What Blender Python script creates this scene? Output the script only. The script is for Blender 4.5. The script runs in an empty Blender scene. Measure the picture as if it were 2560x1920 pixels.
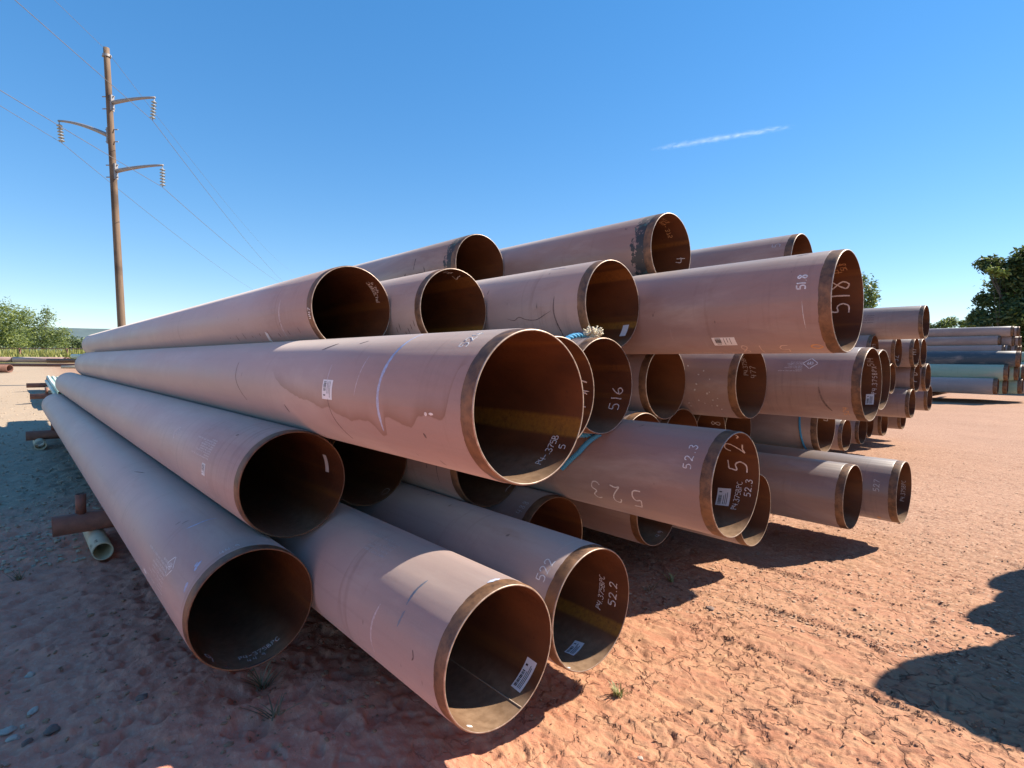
import bpy, math, random
import numpy as np
from mathutils import Matrix, Vector

random.seed(7); RNG = np.random.default_rng(11)
C = bpy.context.scene.collection
scene = bpy.context.scene
R = math.radians

# ------------------------------------------------------------------ camera
PITCH, ROLL = 0.04202849, 0.00408600
cp, sp, cr, sr = math.cos(PITCH), math.sin(PITCH), math.cos(ROLL), math.sin(ROLL)
fwd = Vector((0, cp, -sp)); rt0 = Vector((1, 0, 0)); up0 = Vector((0, sp, cp))
rt = cr * rt0 + sr * up0; up = -sr * rt0 + cr * up0
cam_d = bpy.data.cameras.new('camera'); cam = bpy.data.objects.new('camera', cam_d); C.objects.link(cam)
cam_d.sensor_width = 36.0; cam_d.lens = 36.0 * 1360.66 / 2560.0
cam_d.clip_start = 0.05; cam_d.clip_end = 9000
CAMZ = 1.8
cam.matrix_world = Matrix(((rt.x, up.x, -fwd.x, 0), (rt.y, up.y, -fwd.y, 0), (rt.z, up.z, -fwd.z, CAMZ), (0, 0, 0, 1)))
scene.camera = cam

# ------------------------------------------------------------------ sky, sun, exposure
SUN_EL, SUN_AZ = R(39.4), R(75.5)           # azimuth clockwise from +Y
world = bpy.data.worlds.new('World'); scene.world = world; world.use_nodes = True
wn = world.node_tree.nodes; wl = world.node_tree.links; wn.clear()
wo = wn.new('ShaderNodeOutputWorld'); wb = wn.new('ShaderNodeBackground'); ws = wn.new('ShaderNodeTexSky')
ws.sky_type = 'NISHITA'; ws.sun_disc = False
ws.sun_elevation = SUN_EL; ws.sun_rotation = SUN_AZ
ws.altitude = 200; ws.air_density = .95; ws.dust_density = 0.0; ws.ozone_density = 3.0
hs = wn.new('ShaderNodeHueSaturation'); hs.inputs['Saturation'].default_value = 1.66; hs.inputs['Hue'].default_value = 0.505; hs.inputs['Value'].default_value = 1.25
gm = wn.new('ShaderNodeGamma'); gm.inputs['Gamma'].default_value = 0.62
wl.new(ws.outputs[0], gm.inputs['Color']); wl.new(gm.outputs[0], hs.inputs['Color']); wl.new(hs.outputs[0], wb.inputs['Color'])
wb.inputs['Strength'].default_value = 0.122
wl.new(wb.outputs[0], wo.inputs['Surface'])
sun_d = bpy.data.lights.new('sun', 'SUN'); sun = bpy.data.objects.new('sun', sun_d); C.objects.link(sun)
sun_d.energy = 4.7; sun_d.angle = R(0.53); sun_d.color = (1.0, 0.90, 0.76)
sv = Vector((math.sin(SUN_AZ) * math.cos(SUN_EL), math.cos(SUN_AZ) * math.cos(SUN_EL), math.sin(SUN_EL)))
sun.rotation_euler = sv.to_track_quat('Z', 'Y').to_euler(); sun.location = (30, 10, 40)
scene.view_settings.view_transform = 'Standard'; scene.view_settings.look = 'None'
scene.view_settings.exposure = 1.23; scene.view_settings.gamma = 1.0
try: scene.view_settings.use_curve_mapping = False
except Exception: pass
scene.cycles.max_bounces = 8; scene.cycles.diffuse_bounces = 5; scene.cycles.glossy_bounces = 4
scene.cycles.use_denoising = True

# ------------------------------------------------------------------ pipe yard frame: s across the stacks, d along the pipes
DV = np.array([-0.67764536, 0.73538363, 0.00277147]); SV = np.array([0.73538646, 0.67764796, 0.0]); UV = np.cross(SV, DV)
def W(s, a, z):                                  # across, along, height above the camera -> world
    p = s * SV + a * np.array([DV[0], DV[1], 0]) ; return np.array([p[0], p[1], z + CAMZ])
def smooth(x, a, b):
    t = np.clip((np.asarray(x, float) - a) / (b - a), 0, 1); return t * t * (3 - 2 * t)
def ground(x, y):
    """ground height (world z) of the yard"""
    x = np.asarray(x, float); y = np.asarray(y, float)
    s = SV[0] * x + SV[1] * y; a = DV[0] * x + DV[1] * y
    h = 0.0 * x - 0.10 * smooth(a, 2.6, 6.2) * (1 - smooth(s, 3.0, 7.0)) - 0.15 * smooth(s, 6.5, 12.5)
    r = np.sqrt(x * x + y * y)
    lm = smooth(-x, 5.0, 12.0)
    yy = np.interp(y, [0, 13, 16, 20, 24, 40, 50, 60, 90, 200, 600], [0, 0, .06, .24, .5, 1.2, 1.55, 2.05, 2.5, 3.0, 4.0])
    h = h + lm * yy
    return h

# ------------------------------------------------------------------ helpers
def link(o, parent=None):
    C.objects.link(o)
    if parent is not None: o.parent = parent
    return o
def tag(o, label=None, cat=None, group=None, kind=None):
    if label: o['label'] = label
    if cat: o['category'] = cat
    if group: o['group'] = group
    if kind: o['kind'] = kind
    return o
def empty(name, mw=None, loc=None):
    o = bpy.data.objects.new(name, None); C.objects.link(o); o.empty_display_size = .2
    if mw is not None: o.matrix_world = mw
    if loc is not None: o.location = loc
    return o
def mesh(name, V, F, mat=None, smoothf=True):
    me = bpy.data.meshes.new(name); me.from_pydata([tuple(v) for v in V], [], F)
    if smoothf: me.polygons.foreach_set('use_smooth', [True] * len(me.polygons))
    if mat is not None: me.materials.append(mat)
    me.update(); return me
def obj(name, me, parent=None, mw=None):
    o = bpy.data.objects.new(name, me); link(o, parent)
    if mw is not None: o.matrix_local = mw
    return o
class MB:
    def __init__(s): s.v = []; s.f = []
    def add(s, V, F):
        b = len(s.v); s.v += [tuple(x) for x in V]; s.f += [tuple(i + b for i in q) for q in F]
    def tube(s, pts, rad, n=8, cap=True):
        pts = [np.array(p, float) for p in pts]; rr = rad if hasattr(rad, '__len__') else [rad] * len(pts)
        V = []; F = []; prev = None
        for i, p in enumerate(pts):
            t = pts[min(i + 1, len(pts) - 1)] - pts[max(i - 1, 0)]; t = t / (np.linalg.norm(t) + 1e-9)
            if prev is None:
                a = np.array([0, 0, 1.]) if abs(t[2]) < .9 else np.array([1., 0, 0])
            else: a = prev
            u = a - t * (a @ t); u /= np.linalg.norm(u) + 1e-9; w = np.cross(t, u); prev = u
            for k in range(n):
                q = 2 * math.pi * k / n; V.append(p + rr[i] * (math.cos(q) * u + math.sin(q) * w))
        m = len(pts)
        for i in range(m - 1):
            for k in range(n): F.append((i * n + k, i * n + (k + 1) % n, (i + 1) * n + (k + 1) % n, (i + 1) * n + k))
        if cap: F.append(tuple(range(n - 1, -1, -1))); F.append(tuple((m - 1) * n + k for k in range(n)))
        s.add(V, F)
    def box(s, c, sz, M=None):
        V = [];
        for i in range(8):
            q = np.array([(1 if i & 1 else -1) * sz[0] / 2, (1 if i & 2 else -1) * sz[1] / 2, (1 if i & 4 else -1) * sz[2] / 2])
            if M is not None: q = M @ q
            V.append(np.array(c) + q)
        s.add(V, [(0, 2, 3, 1), (4, 5, 7, 6), (0, 1, 5, 4), (2, 6, 7, 3), (0, 4, 6, 2), (1, 3, 7, 5)])
    def lathe(s, prof, n=64, axis='Y', close=False, a0=0):
        """prof: (radius, t) list, revolved round local Y"""
        V = []; F = []
        for (r_, t) in prof:
            for k in range(n):
                q = 2 * math.pi * k / n + a0; V.append((r_ * math.cos(q), t, r_ * math.sin(q)))
        for i in range(len(prof) - 1):
            for k in range(n): F.append((i * n + k, i * n + (k + 1) % n, (i + 1) * n + (k + 1) % n, (i + 1) * n + k))
        s.add(V, F)
    def mesh(s, name, mat, sm=True): return mesh(name, s.v, s.f, mat, sm)

# ------------------------------------------------------------------ materials
class NT:
    def __init__(s, name):
        s.m = bpy.data.materials.new(name); s.m.use_nodes = True; s.t = s.m.node_tree; s.t.nodes.clear()
        s.out = s.n('ShaderNodeOutputMaterial'); s.b = s.n('ShaderNodeBsdfPrincipled'); s.l(s.b.outputs[0], s.out.inputs['Surface'])
    def n(s, t, **k):
        x = s.t.nodes.new(t)
        for a, v in k.items(): setattr(x, a, v)
        return x
    def l(s, a, b): s.t.links.new(a, b)
    def val(s, sock, v):
        if hasattr(v, 'is_output') or isinstance(v, bpy.types.NodeSocket): s.l(v, sock)
        else: sock.default_value = v
    def math(s, op, a, b=0.0, c=0.0, clamp=False):
        x = s.n('ShaderNodeMath', operation=op); x.use_clamp = clamp
        s.val(x.inputs[0], a); s.val(x.inputs[1], b)
        if op in ('MULTIPLY_ADD', 'SMOOTH_MIN'): s.val(x.inputs[2], c)
        return x.outputs[0]
    def mix(s, f, a, b, blend='MIX'):
        x = s.n('ShaderNodeMix', data_type='RGBA', blend_type=blend); s.val(x.inputs[0], f)
        s.val(x.inputs[6], (*a, 1) if isinstance(a, tuple) and len(a) == 3 else a); s.val(x.inputs[7], (*b, 1) if isinstance(b, tuple) and len(b) == 3 else b)
        return x.outputs[2]
    def coord(s, kind='Object'): return s.n('ShaderNodeTexCoord').outputs[kind]
    def mapping(s, v, scale=(1, 1, 1), rot=(0, 0, 0), loc=(0, 0, 0)):
        x = s.n('ShaderNodeMapping'); s.l(v, x.inputs['Vector']); x.inputs['Scale'].default_value = scale; x.inputs['Rotation'].default_value = rot; x.inputs['Location'].default_value = loc
        return x.outputs[0]
    def noise(s, v, scale, detail=4, rough=.55, dist=0.0):
        x = s.n('ShaderNodeTexNoise'); s.l(v, x.inputs['Vector']); x.inputs['Scale'].default_value = scale; x.inputs['Detail'].default_value = detail; x.inputs['Roughness'].default_value = rough; x.inputs['Distortion'].default_value = dist
        return x.outputs['Fac']
    def ramp(s, f, stops, interp='LINEAR'):
        x = s.n('ShaderNodeValToRGB'); s.l(f, x.inputs[0]); r = x.color_ramp; r.interpolation = interp
        while len(r.elements) < len(stops): r.elements.new(.5)
        for e, (p, c) in zip(r.elements, stops):
            e.position = p; e.color = (c, c, c, 1) if not hasattr(c, '__len__') else (*c, 1)
        return x.outputs[0]
    def maprange(s, f, a, b, c=0., d=1., smoothstep=False):
        x = s.n('ShaderNodeMapRange'); x.clamp = True
        if smoothstep: x.interpolation_type = 'SMOOTHSTEP'
        s.val(x.inputs[0], f); x.inputs[1].default_value = a; x.inputs[2].default_value = b; x.inputs[3].default_value = c; x.inputs[4].default_value = d
        return x.outputs[0]
    def bump(s, h, strength, dist, prev=None):
        x = s.n('ShaderNodeBump'); s.l(h, x.inputs['Height']); x.inputs['Strength'].default_value = strength; x.inputs['Distance'].default_value = dist
        if prev is not None: s.l(prev, x.inputs['Normal'])
        return x.outputs[0]
    def fin(s, col=None, rough=None, nor=None, spec=None, metal=None, **kw):
        b = s.b
        if col is not None: s.val(b.inputs['Base Color'], (*col, 1) if isinstance(col, tuple) and len(col) == 3 else col)
        if rough is not None: s.val(b.inputs['Roughness'], rough)
        if nor is not None: s.l(nor, b.inputs['Normal'])
        if spec is not None: s.val(b.inputs['Specular IOR Level'], spec)
        if metal is not None: s.val(b.inputs['Metallic'], metal)
        return s.m

def rnd_coords(t):
    """object coordinates shifted by a random amount per object, so no two pipes wear the same marks"""
    co = t.coord(); oi = t.n('ShaderNodeObjectInfo')
    k = t.math('MULTIPLY', oi.outputs['Random'], 37.0)
    v = t.n('ShaderNodeCombineXYZ'); t.l(k, v.inputs[1]); t.l(k, v.inputs[0])
    a = t.n('ShaderNodeVectorMath', operation='ADD'); t.l(co, a.inputs[0]); t.l(v.outputs[0], a.inputs[1])
    return co, a.outputs[0], oi.outputs['Random']

def coating_mat(name, c1, c2, stain=None, rough=.40, marks=1.0):
    t = NT(name); co, v, rnd = rnd_coords(t)
    big = t.noise(t.mapping(v, (1.2, .45, 1.2)), 1.6, 4, .6)
    col = t.mix(t.maprange(big, .32, .68), c1, c2)
    col = t.mix(t.math('MULTIPLY', rnd, .55), col, tuple(x * .78 for x in c1))
    r2 = t.math('FRACT', t.math('MULTIPLY', rnd, 7.31)); col = t.mix(t.math('MULTIPLY', r2, .30), col, tuple(min(1, x * 1.22) for x in c2))
    pat = t.noise(t.mapping(v, (.9, .28, .9), loc=(7, 1, 5)), 2.4, 6, .68, .5)
    col = t.mix(t.maprange(pat, .50, .66, 0, .38), col, (.50, .40, .34))             # dried dust film
    col = t.mix(t.maprange(pat, .44, .32, 0, .30), col, tuple(x * .70 for x in c1))
    lng = t.noise(t.mapping(v, (16, .35, 16)), 1.0, 4, .6); col = t.mix(t.maprange(lng, .60, .74, 0, .22), col, tuple(x * .6 for x in c1))   # drag marks along the pipe
    fine = t.noise(v, 160, 2, .6)
    col = t.mix(t.maprange(fine, .35, .7, 0, .10), col, tuple(min(1, x * 1.25) for x in c2))
    # rain streaks run round the pipe: fine along its length, stretched round it
    st = t.noise(t.mapping(v, (1.5, 22, 1.5)), 1.0, 5, .65, .3)
    gate = t.maprange(t.noise(t.mapping(v, (.8, .5, .8)), 1.3, 2), .5, .66)
    col = t.mix(t.math('MULTIPLY', t.math('MULTIPLY', t.maprange(st, .52, .70), gate), .50 * marks), col, tuple(x * .55 for x in c1))
    st2 = t.noise(t.mapping(v, (2.2, 34, 2.2), loc=(4, 9, 2)), 1.0, 3, .6)
    col = t.mix(t.maprange(st2, .70, .78, 0, .16 * marks), col, (.62, .55, .50))
    # rusty run-off along the underside seams and blotches
    bl = t.noise(t.mapping(v, (2, .8, 2), loc=(1, 2, 3)), 2.2, 5, .62)
    col = t.mix(t.maprange(bl, .60, .74, 0, .30 * marks), col, (.27, .125, .062))
    rb = t.noise(t.mapping(v, (.7, 6.5, .7), loc=(2, 5, 8)), 1.0, 5, .7, .8)
    col = t.mix(t.maprange(rb, .60, .70, 0, .30 * marks), col, (.19, .098, .068))
    # small dark scuffs
    sc = t.noise(t.mapping(v, (7, 16, 7), rot=(.2, .5, .3)), 1.0, 2, .5)
    col = t.mix(t.maprange(sc, .745, .775, 0, .75 * marks), col, (.075, .05, .045))
    rg = t.maprange(big, .3, .7, rough - .05, rough + .07)
    nor = t.bump(t.noise(v, 260, 2, .5), .05, .002)
    nor = t.bump(t.noise(t.mapping(v, (1, .3, 1)), 3.0, 3), .05, .02, nor)
    if stain is not None: col, rg = stain(t, co, col, rg)
    t.b.inputs['Diffuse Roughness'].default_value = 1.0; t.b.inputs['Sheen Weight'].default_value = .26; t.b.inputs['Sheen Roughness'].default_value = .55; t.b.inputs['Sheen Tint'].default_value = (1, .92, .84, 1)      # chalked epoxy
    return t.fin(col, rg, nor, .5)

def dried_mud_stain(t, co, col, rg):
    """the run-off that dried on one pipe: a wavy tide line with drips round its flank, angle as a function of distance from the mouth"""
    sx = t.n('ShaderNodeSeparateXYZ'); t.l(co, sx.inputs[0])
    ang = t.math('ARCTAN2', sx.outputs[2], sx.outputs[0])                 # -pi..pi
    ang = t.math('MULTIPLY', ang, 180 / math.pi)
    ang = t.math('ADD', ang, t.math('MULTIPLY', t.math('LESS_THAN', ang, 0.0), 360.0))
    T = sx.outputs[1]; u = t.math('MULTIPLY', T, 1 / 2.4)
    pts = [(0.0, 140), (.12, 150), (.13, 163), (.14, 175), (.155, 183), (.18, 187.5), (.23, 188), (.30, 187), (.34, 188), (.37, 193), (.41, 197.5), (.44, 197.8), (.49, 196.5), (.56, 193), (.61, 193), (.645, 209), (.69, 213), (.73, 204), (.77, 199), (.87, 200), (.95, 201), (1.03, 199), (1.10, 197), (1.17, 193), (1.29, 193), (1.42, 188), (1.57, 186), (1.70, 181), (1.84, 175), (2.01, 160)]
    b = t.ramp(u, [(p / 2.4, (a - 120) / 100.) for p, a in pts])
    cz = t.n('ShaderNodeCombineXYZ'); t.l(T, cz.inputs[0])
    drip = t.math('MULTIPLY', t.math('SUBTRACT', t.noise(cz.outputs[0], 9, 2, .5), .5), 9)
    bd = t.math('ADD', t.math('MULTIPLY_ADD', b, 100.0, 120.0), drip)
    dlt = t.math('SUBTRACT', ang, bd)                                    # below the line: positive
    above = t.maprange(dlt, -.7, .5, 1, 0)
    span = t.maprange(dlt, -34, -4, 0, 1)
    inside = t.math('MULTIPLY', above, span)
    edge = t.math('MULTIPLY', above, t.math('POWER', t.maprange(dlt, -19, 0, 0, 1), 2.2))
    live = t.math('MULTIPLY', t.maprange(T, 2.05, 1.8), t.maprange(T, .08, .16))
    blot = t.maprange(t.noise(t.mapping(co, (3, 5, 3)), 3, 4), .3, .7, .35, 1)
    col = t.mix(t.math('MULTIPLY', t.math('MULTIPLY', inside, live), t.math('MULTIPLY', blot, .30)), col, (.27, .15, .115))
    col = t.mix(t.math('MULTIPLY', t.math('MULTIPLY', edge, live), .85), col, (.215, .112, .072))
    return col, rg

def tar_stain(t, co, col, rg):
    sx = t.n('ShaderNodeSeparateXYZ'); t.l(co, sx.inputs[0])
    n = t.noise(t.mapping(co, (6, 6, 6)), 2.2, 5, .7)
    edge = t.math('ADD', .02, t.math('MULTIPLY', n, .30))
    m = t.math('LESS_THAN', sx.outputs[1], edge)
    m2 = t.maprange(t.noise(co, 16, 4, .7), .36, .46)
    m = t.math('MULTIPLY', m, m2)
    col = t.mix(m, col, (.022, .026, .028))
    teal = t.math('MULTIPLY', m, t.maprange(t.noise(t.mapping(co, (1, 1, 1), loc=(3, 3, 3)), 7, 2), .60, .68))
    col = t.mix(teal, col, (.06, .22, .20))
    return col, t.mix(m, rg, (.5, .5, .5))

FBE1, FBE2 = (.248, .158, .131), (.322, .216, .186)
M = {}
M['coat'] = coating_mat('fusion_bonded_coating', FBE1, FBE2)
M['coat_dusty'] = coating_mat('dusty_coating', (.350, .246, .216), (.44, .325, .290), rough=.50)
M['coat_mud'] = coating_mat('coating_with_dried_mud', (.350, .234, .198), (.43, .300, .260), dried_mud_stain, rough=.47, marks=.7)
M['coat_tar'] = coating_mat('coating_with_tar', FBE1, FBE2, tar_stain)
M['coat_mauve'] = coating_mat('mauve_coating', (.30, .22, .20), (.36, .27, .245), rough=.5, marks=.6)
M['coat_grey'] = coating_mat('grey_coating', (.27, .25, .25), (.33, .31, .31), rough=.5, marks=.4)
M['coat_green'] = coating_mat('green_coating', (.20, .335, .265), (.27, .42, .335), rough=.55, marks=.3)
M['coat_blue'] = coating_mat('dark_blue_coating', (.022, .050, .075), (.034, .066, .092), rough=.55, marks=.3)
M['coat_pink'] = coating_mat('pinkish_coating', (.38, .24, .21), (.44, .29, .26), marks=.4)
M['coat_mint'] = coating_mat('mint_coating', (.42, .62, .52), (.5, .7, .6), marks=.2)

def bare_mat():
    t = NT('bare_rusty_steel'); co, v, rnd = rnd_coords(t)
    n = t.noise(v, 14, 6, .68); n2 = t.noise(t.mapping(v, (3, .8, 3)), 1.5, 3)
    col = t.mix(t.maprange(n, .34, .66), (.055, .032, .023), (.225, .118, .060))
    col = t.mix(t.maprange(n2, .52, .72, 0, .6), col, (.24, .115, .040))
    return t.fin(col, t.maprange(n, .3, .7, .45, .65), t.bump(n, .15, .003), .4, 0.0)
M['bare'] = bare_mat()
def rim_mat():
    t = NT('machined_end_steel'); co, v, rnd = rnd_coords(t); n = t.noise(v, 30, 5, .6)
    col = t.mix(t.maprange(n, .35, .7), (.24, .165, .12), (.46, .36, .29))
    return t.fin(col, .42, t.bump(n, .1, .002), .5, .35)
M['rim'] = rim_mat(); M['rim_rust'] = M['bare']
def bore_mat(name='rusted_bore', stripes=()):
    t = NT(name); co, v, rnd = rnd_coords(t)
    sx = t.n('ShaderNodeSeparateXYZ'); t.l(co, sx.inputs[0])
    ca = t.n('ShaderNodeCombineXYZ')
    ang = t.math('ARCTAN2', sx.outputs[2], sx.outputs[0])
    t.l(t.math('ADD', ang, t.math('MULTIPLY', rnd, 60)), ca.inputs[0]); t.l(t.math('MULTIPLY', sx.outputs[1], .10), ca.inputs[1])
    stripe = t.noise(ca.outputs[0], 2.6, 3, .5)
    spk = t.noise(v, 55, 5, .7); big = t.noise(t.mapping(v, (1, .5, 1)), 4, 3)
    col = t.mix(t.maprange(big, .3, .7), (.075, .030, .016), (.165, .064, .027))
    col = t.mix(t.math('MULTIPLY', t.maprange(stripe, .56, .68), t.maprange(spk, .3, .6, .25, .8)), col, (.21, .088, .024))
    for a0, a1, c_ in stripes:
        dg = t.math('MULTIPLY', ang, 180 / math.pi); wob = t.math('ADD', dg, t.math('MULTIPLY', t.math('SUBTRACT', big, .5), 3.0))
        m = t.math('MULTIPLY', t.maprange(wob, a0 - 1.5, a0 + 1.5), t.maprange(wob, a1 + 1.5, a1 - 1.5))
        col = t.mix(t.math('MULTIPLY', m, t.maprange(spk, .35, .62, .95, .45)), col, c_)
    col = t.mix(t.maprange(spk, .60, .72, 0, .6), col, (.030, .016, .011))
    # a little pale silt lies along the bottom of every bore
    low = t.maprange(t.math('ADD', sx.outputs[2], t.math('MULTIPLY', t.math('SUBTRACT', big, .5), .10)), -.205, -.268)
    dust = t.mix(t.maprange(t.noise(v, 24, 4), .35, .65), (.185, .118, .072), (.27, .178, .112))
    mouth = t.maprange(t.math('ADD', sx.outputs[1], t.math('MULTIPLY', t.math('SUBTRACT', spk, .5), .3)), .55, .12)
    col = t.mix(t.math('MULTIPLY', low, t.math('MULTIPLY_ADD', mouth, .45, .45)), col, dust)
    return t.fin(col, t.maprange(spk, .3, .7, .30, .5), t.bump(spk, .12, .002), .5, 0.0)
M['bore'] = bore_mat()
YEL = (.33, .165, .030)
M['bore_e'] = bore_mat('yellow_striped_bore', ((-29, -12, YEL),)); M['bore_c'] = bore_mat('yellow_striped_low_bore', ((-46, -33, YEL),)); M['bore_r'] = bore_mat('orange_banded_bore', ((42, 62, (.24, .10, .026)), (-30, -20, YEL)))  # yellow and orange stripes at fixed angles, running along the bore walls
def simple(name, c1, c2, scale=8, rough=.7, bump=.1, bd=.004, metal=0., spec=.4):
    t = NT(name); co = t.coord(); n = t.noise(co, scale, 5, .62)
    return t.fin(t.mix(t.maprange(n, .3, .7), c1, c2), rough, t.bump(n, bump, bd), spec, metal)
M['chalk'] = None
M['chalk_orange'] = simple('rusted_chalk', (.50, .27, .12), (.62, .36, .18), 60, .8)
M['chalk_peach'] = simple('faded_chalk', (.50, .36, .30), (.64, .50, .44), 60, .8)
M['chalk_dim'] = simple('worn_stencil_paint', (.40, .36, .35), (.62, .58, .56), 90, .8)
def worn(name, c, c_under, amount):
    t = NT(name); co = t.coord(); n = t.noise(co, 70, 4, .7); n2 = t.noise(co, 9, 3)
    f = t.math('ADD', t.maprange(n, .35, .65, -.3, .3), t.maprange(n2, .3, .7, amount - .2, amount + .2), clamp=True)
    return t.fin(t.mix(f, c, c_under), .8, None, .3)
M['chalk'] = worn('chalk_paint', (.80, .77, .74), (.34, .25, .21), .22)
M['mark_blue'] = worn('blue_crayon', (.42, .50, .68), (.32, .24, .24), .28); M['mark_teal'] = worn('blue_grey_crayon', (.16, .24, .30), (.30, .20, .17), .35)
M['mark_white'] = worn('white_crayon', (.62, .56, .58), (.34, .23, .20), .45)
M['mark_dark'] = worn('dark_scuff', (.07, .06, .06), (.26, .17, .145), .40)
M['black_ink'] = simple('black_ink', (.02, .02, .02), (.04, .04, .04), 40, .7)
M['paper'] = simple('label_paper', (.70, .71, .72), (.78, .78, .78), 30, .55)
M['rope'] = simple('blue_rope_fibre', (.04, .22, .40), (.07, .34, .56), 120, .75, .3, .003)
M['rope_end'] = simple('frayed_rope_fibre', (.62, .56, .42), (.76, .70, .55), 60, .85)
M['rust_sill'] = simple('rusty_sill_steel', (.125, .058, .042), (.21, .098, .068), 9, .7, .3, .004)
M['cream'] = simple('cream_pipe_paint', (.50, .44, .29), (.60, .54, .38), 6, .55)
M['pole_wood'] = None
M['galv'] = simple('galvanised_steel', (.24, .22, .22), (.33, .31, .30), 14, .5, .1, .003, .3)
M['glass_grey'] = simple('grey_porcelain', (.24, .26, .28), (.36, .38, .40), 8, .25)
M['wire'] = simple('weathered_conductor', (.16, .15, .16), (.24, .23, .23), 5, .5, .05, .002, .5)
M['stone_pale'] = simple('pale_stone', (.44, .35, .28), (.58, .48, .40), 12, .85, .5, .01)
M['stone_dark'] = simple('dark_stone', (.15, .10, .085), (.26, .18, .15), 14, .85, .5, .01)
M['clod'] = simple('dry_clod', (.31, .155, .09), (.41, .225, .135), 20, .95, .5, .01)
M['chip'] = simple('pale_chip', (.34, .20, .13), (.50, .34, .235), 3, .95, .3, .01)
M['gravel'] = simple('pale_gravel', (.32, .24, .17), (.48, .38, .28), 3, .9, .3, .01)
def wood():
    t = NT('weathered_pole_wood'); co = t.coord(); n = t.noise(t.mapping(co, (14, 14, .5)), 1.5, 5, .65); b = t.noise(t.mapping(co, (.4, .4, .35)), 1.6, 3)
    col = t.mix(t.maprange(n, .3, .7), (.115, .075, .050), (.215, .150, .105)); col = t.mix(t.maprange(b, .52, .64, 0, .7), col, (.06, .042, .035))
    return t.fin(col, .85, t.bump(n, .4, .01), .3)
M['pole_wood'] = wood()
def leaf_mat(name, c1, c2, tr=.25):
    t = NT(name); oi = t.n('ShaderNodeNewGeometry'); col = t.mix(oi.outputs['Random Per Island'], c1, c2)
    t.fin(col, .55, None, .35)
    d = t.n('ShaderNodeBsdfTranslucent'); t.l(t.mix(.5, col, (.30, .36, .06)), d.inputs['Color'])
    mx = t.n('ShaderNodeMixShader'); mx.inputs[0].default_value = tr
    t.l(t.b.outputs[0], mx.inputs[1]); t.l(d.outputs[0], mx.inputs[2]); t.l(mx.outputs[0], t.out.inputs['Surface'])
    return t.m
M['leaf_mesq'] = leaf_mat('mesquite_leaf', (.125, .165, .075), (.235, .28, .12), .4)
M['leaf_dark'] = leaf_mat('dark_oak_leaf', (.020, .042, .016), (.065, .10, .035), .15)
M['leaf_lime'] = leaf_mat('lime_leaf', (.15, .19, .04), (.27, .31, .08), .35)
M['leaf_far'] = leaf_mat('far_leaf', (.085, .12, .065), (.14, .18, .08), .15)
M['bark'] = simple('bark', (.06, .045, .035), (.12, .09, .07), 8, .9, .5, .02)
M['dry_grass'] = leaf_mat('tall_dry_grass', (.20, .21, .05), (.36, .34, .12))
M['weed'] = leaf_mat('weed_blade', (.16, .17, .06), (.42, .38, .20))
M['straw'] = leaf_mat('straw_blade', (.16, .12, .075), (.26, .20, .12), .1)
M['hill'] = simple('distant_wooded_hill', (.075, .11, .12), (.10, .14, .14), .05, .95, .0, .1)  # bluish distance haze painted into the hill colour

# ------------------------------------------------------------------ ground
def hash2(ix, iy, k):
    h = (ix.astype(np.int64) * 374761393 + iy.astype(np.int64) * 668265263 + k * 974634777) & 0xffffffff
    h = ((h ^ (h >> 13)) * 1274126177) & 0xffffffff
    return ((h ^ (h >> 16)) & 0xffff) / 65535.0
def vnoise(x, y, k=0):
    ix, iy = np.floor(x), np.floor(y); fx, fy = x - ix, y - iy; fx = fx * fx * (3 - 2 * fx); fy = fy * fy * (3 - 2 * fy)
    a = hash2(ix, iy, k); b = hash2(ix + 1, iy, k); c = hash2(ix, iy + 1, k); d = hash2(ix + 1, iy + 1, k)
    return (a * (1 - fx) + b * fx) * (1 - fy) + (c * (1 - fx) + d * fx) * fy
def fbm(x, y, oct=4, k=0, g=.5):
    s = 0; a = 1; n = 0
    for i in range(oct):
        s = s + a * vnoise(x * 2 ** i + i * 17.3, y * 2 ** i - i * 9.1, k + i); n += a; a *= g
    return s / n
def cracks(x, y, k):
    """distance to the nearest cell border of a jittered mud-crack pattern"""
    ix, iy = np.floor(x), np.floor(y); f1 = np.full(x.shape, 9.); f2 = np.full(x.shape, 9.)
    for dx in (-1, 0, 1):
        for dy in (-1, 0, 1):
            cx, cy = ix + dx, iy + dy
            px = cx + hash2(cx, cy, k); py = cy + hash2(cx, cy, k + 5)
            d = np.hypot(px - x, py - y)
            m = d < f1; f2 = np.where(m, f1, np.minimum(f2, d)); f1 = np.where(m, d, f1)
    return f2 - f1
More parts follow.
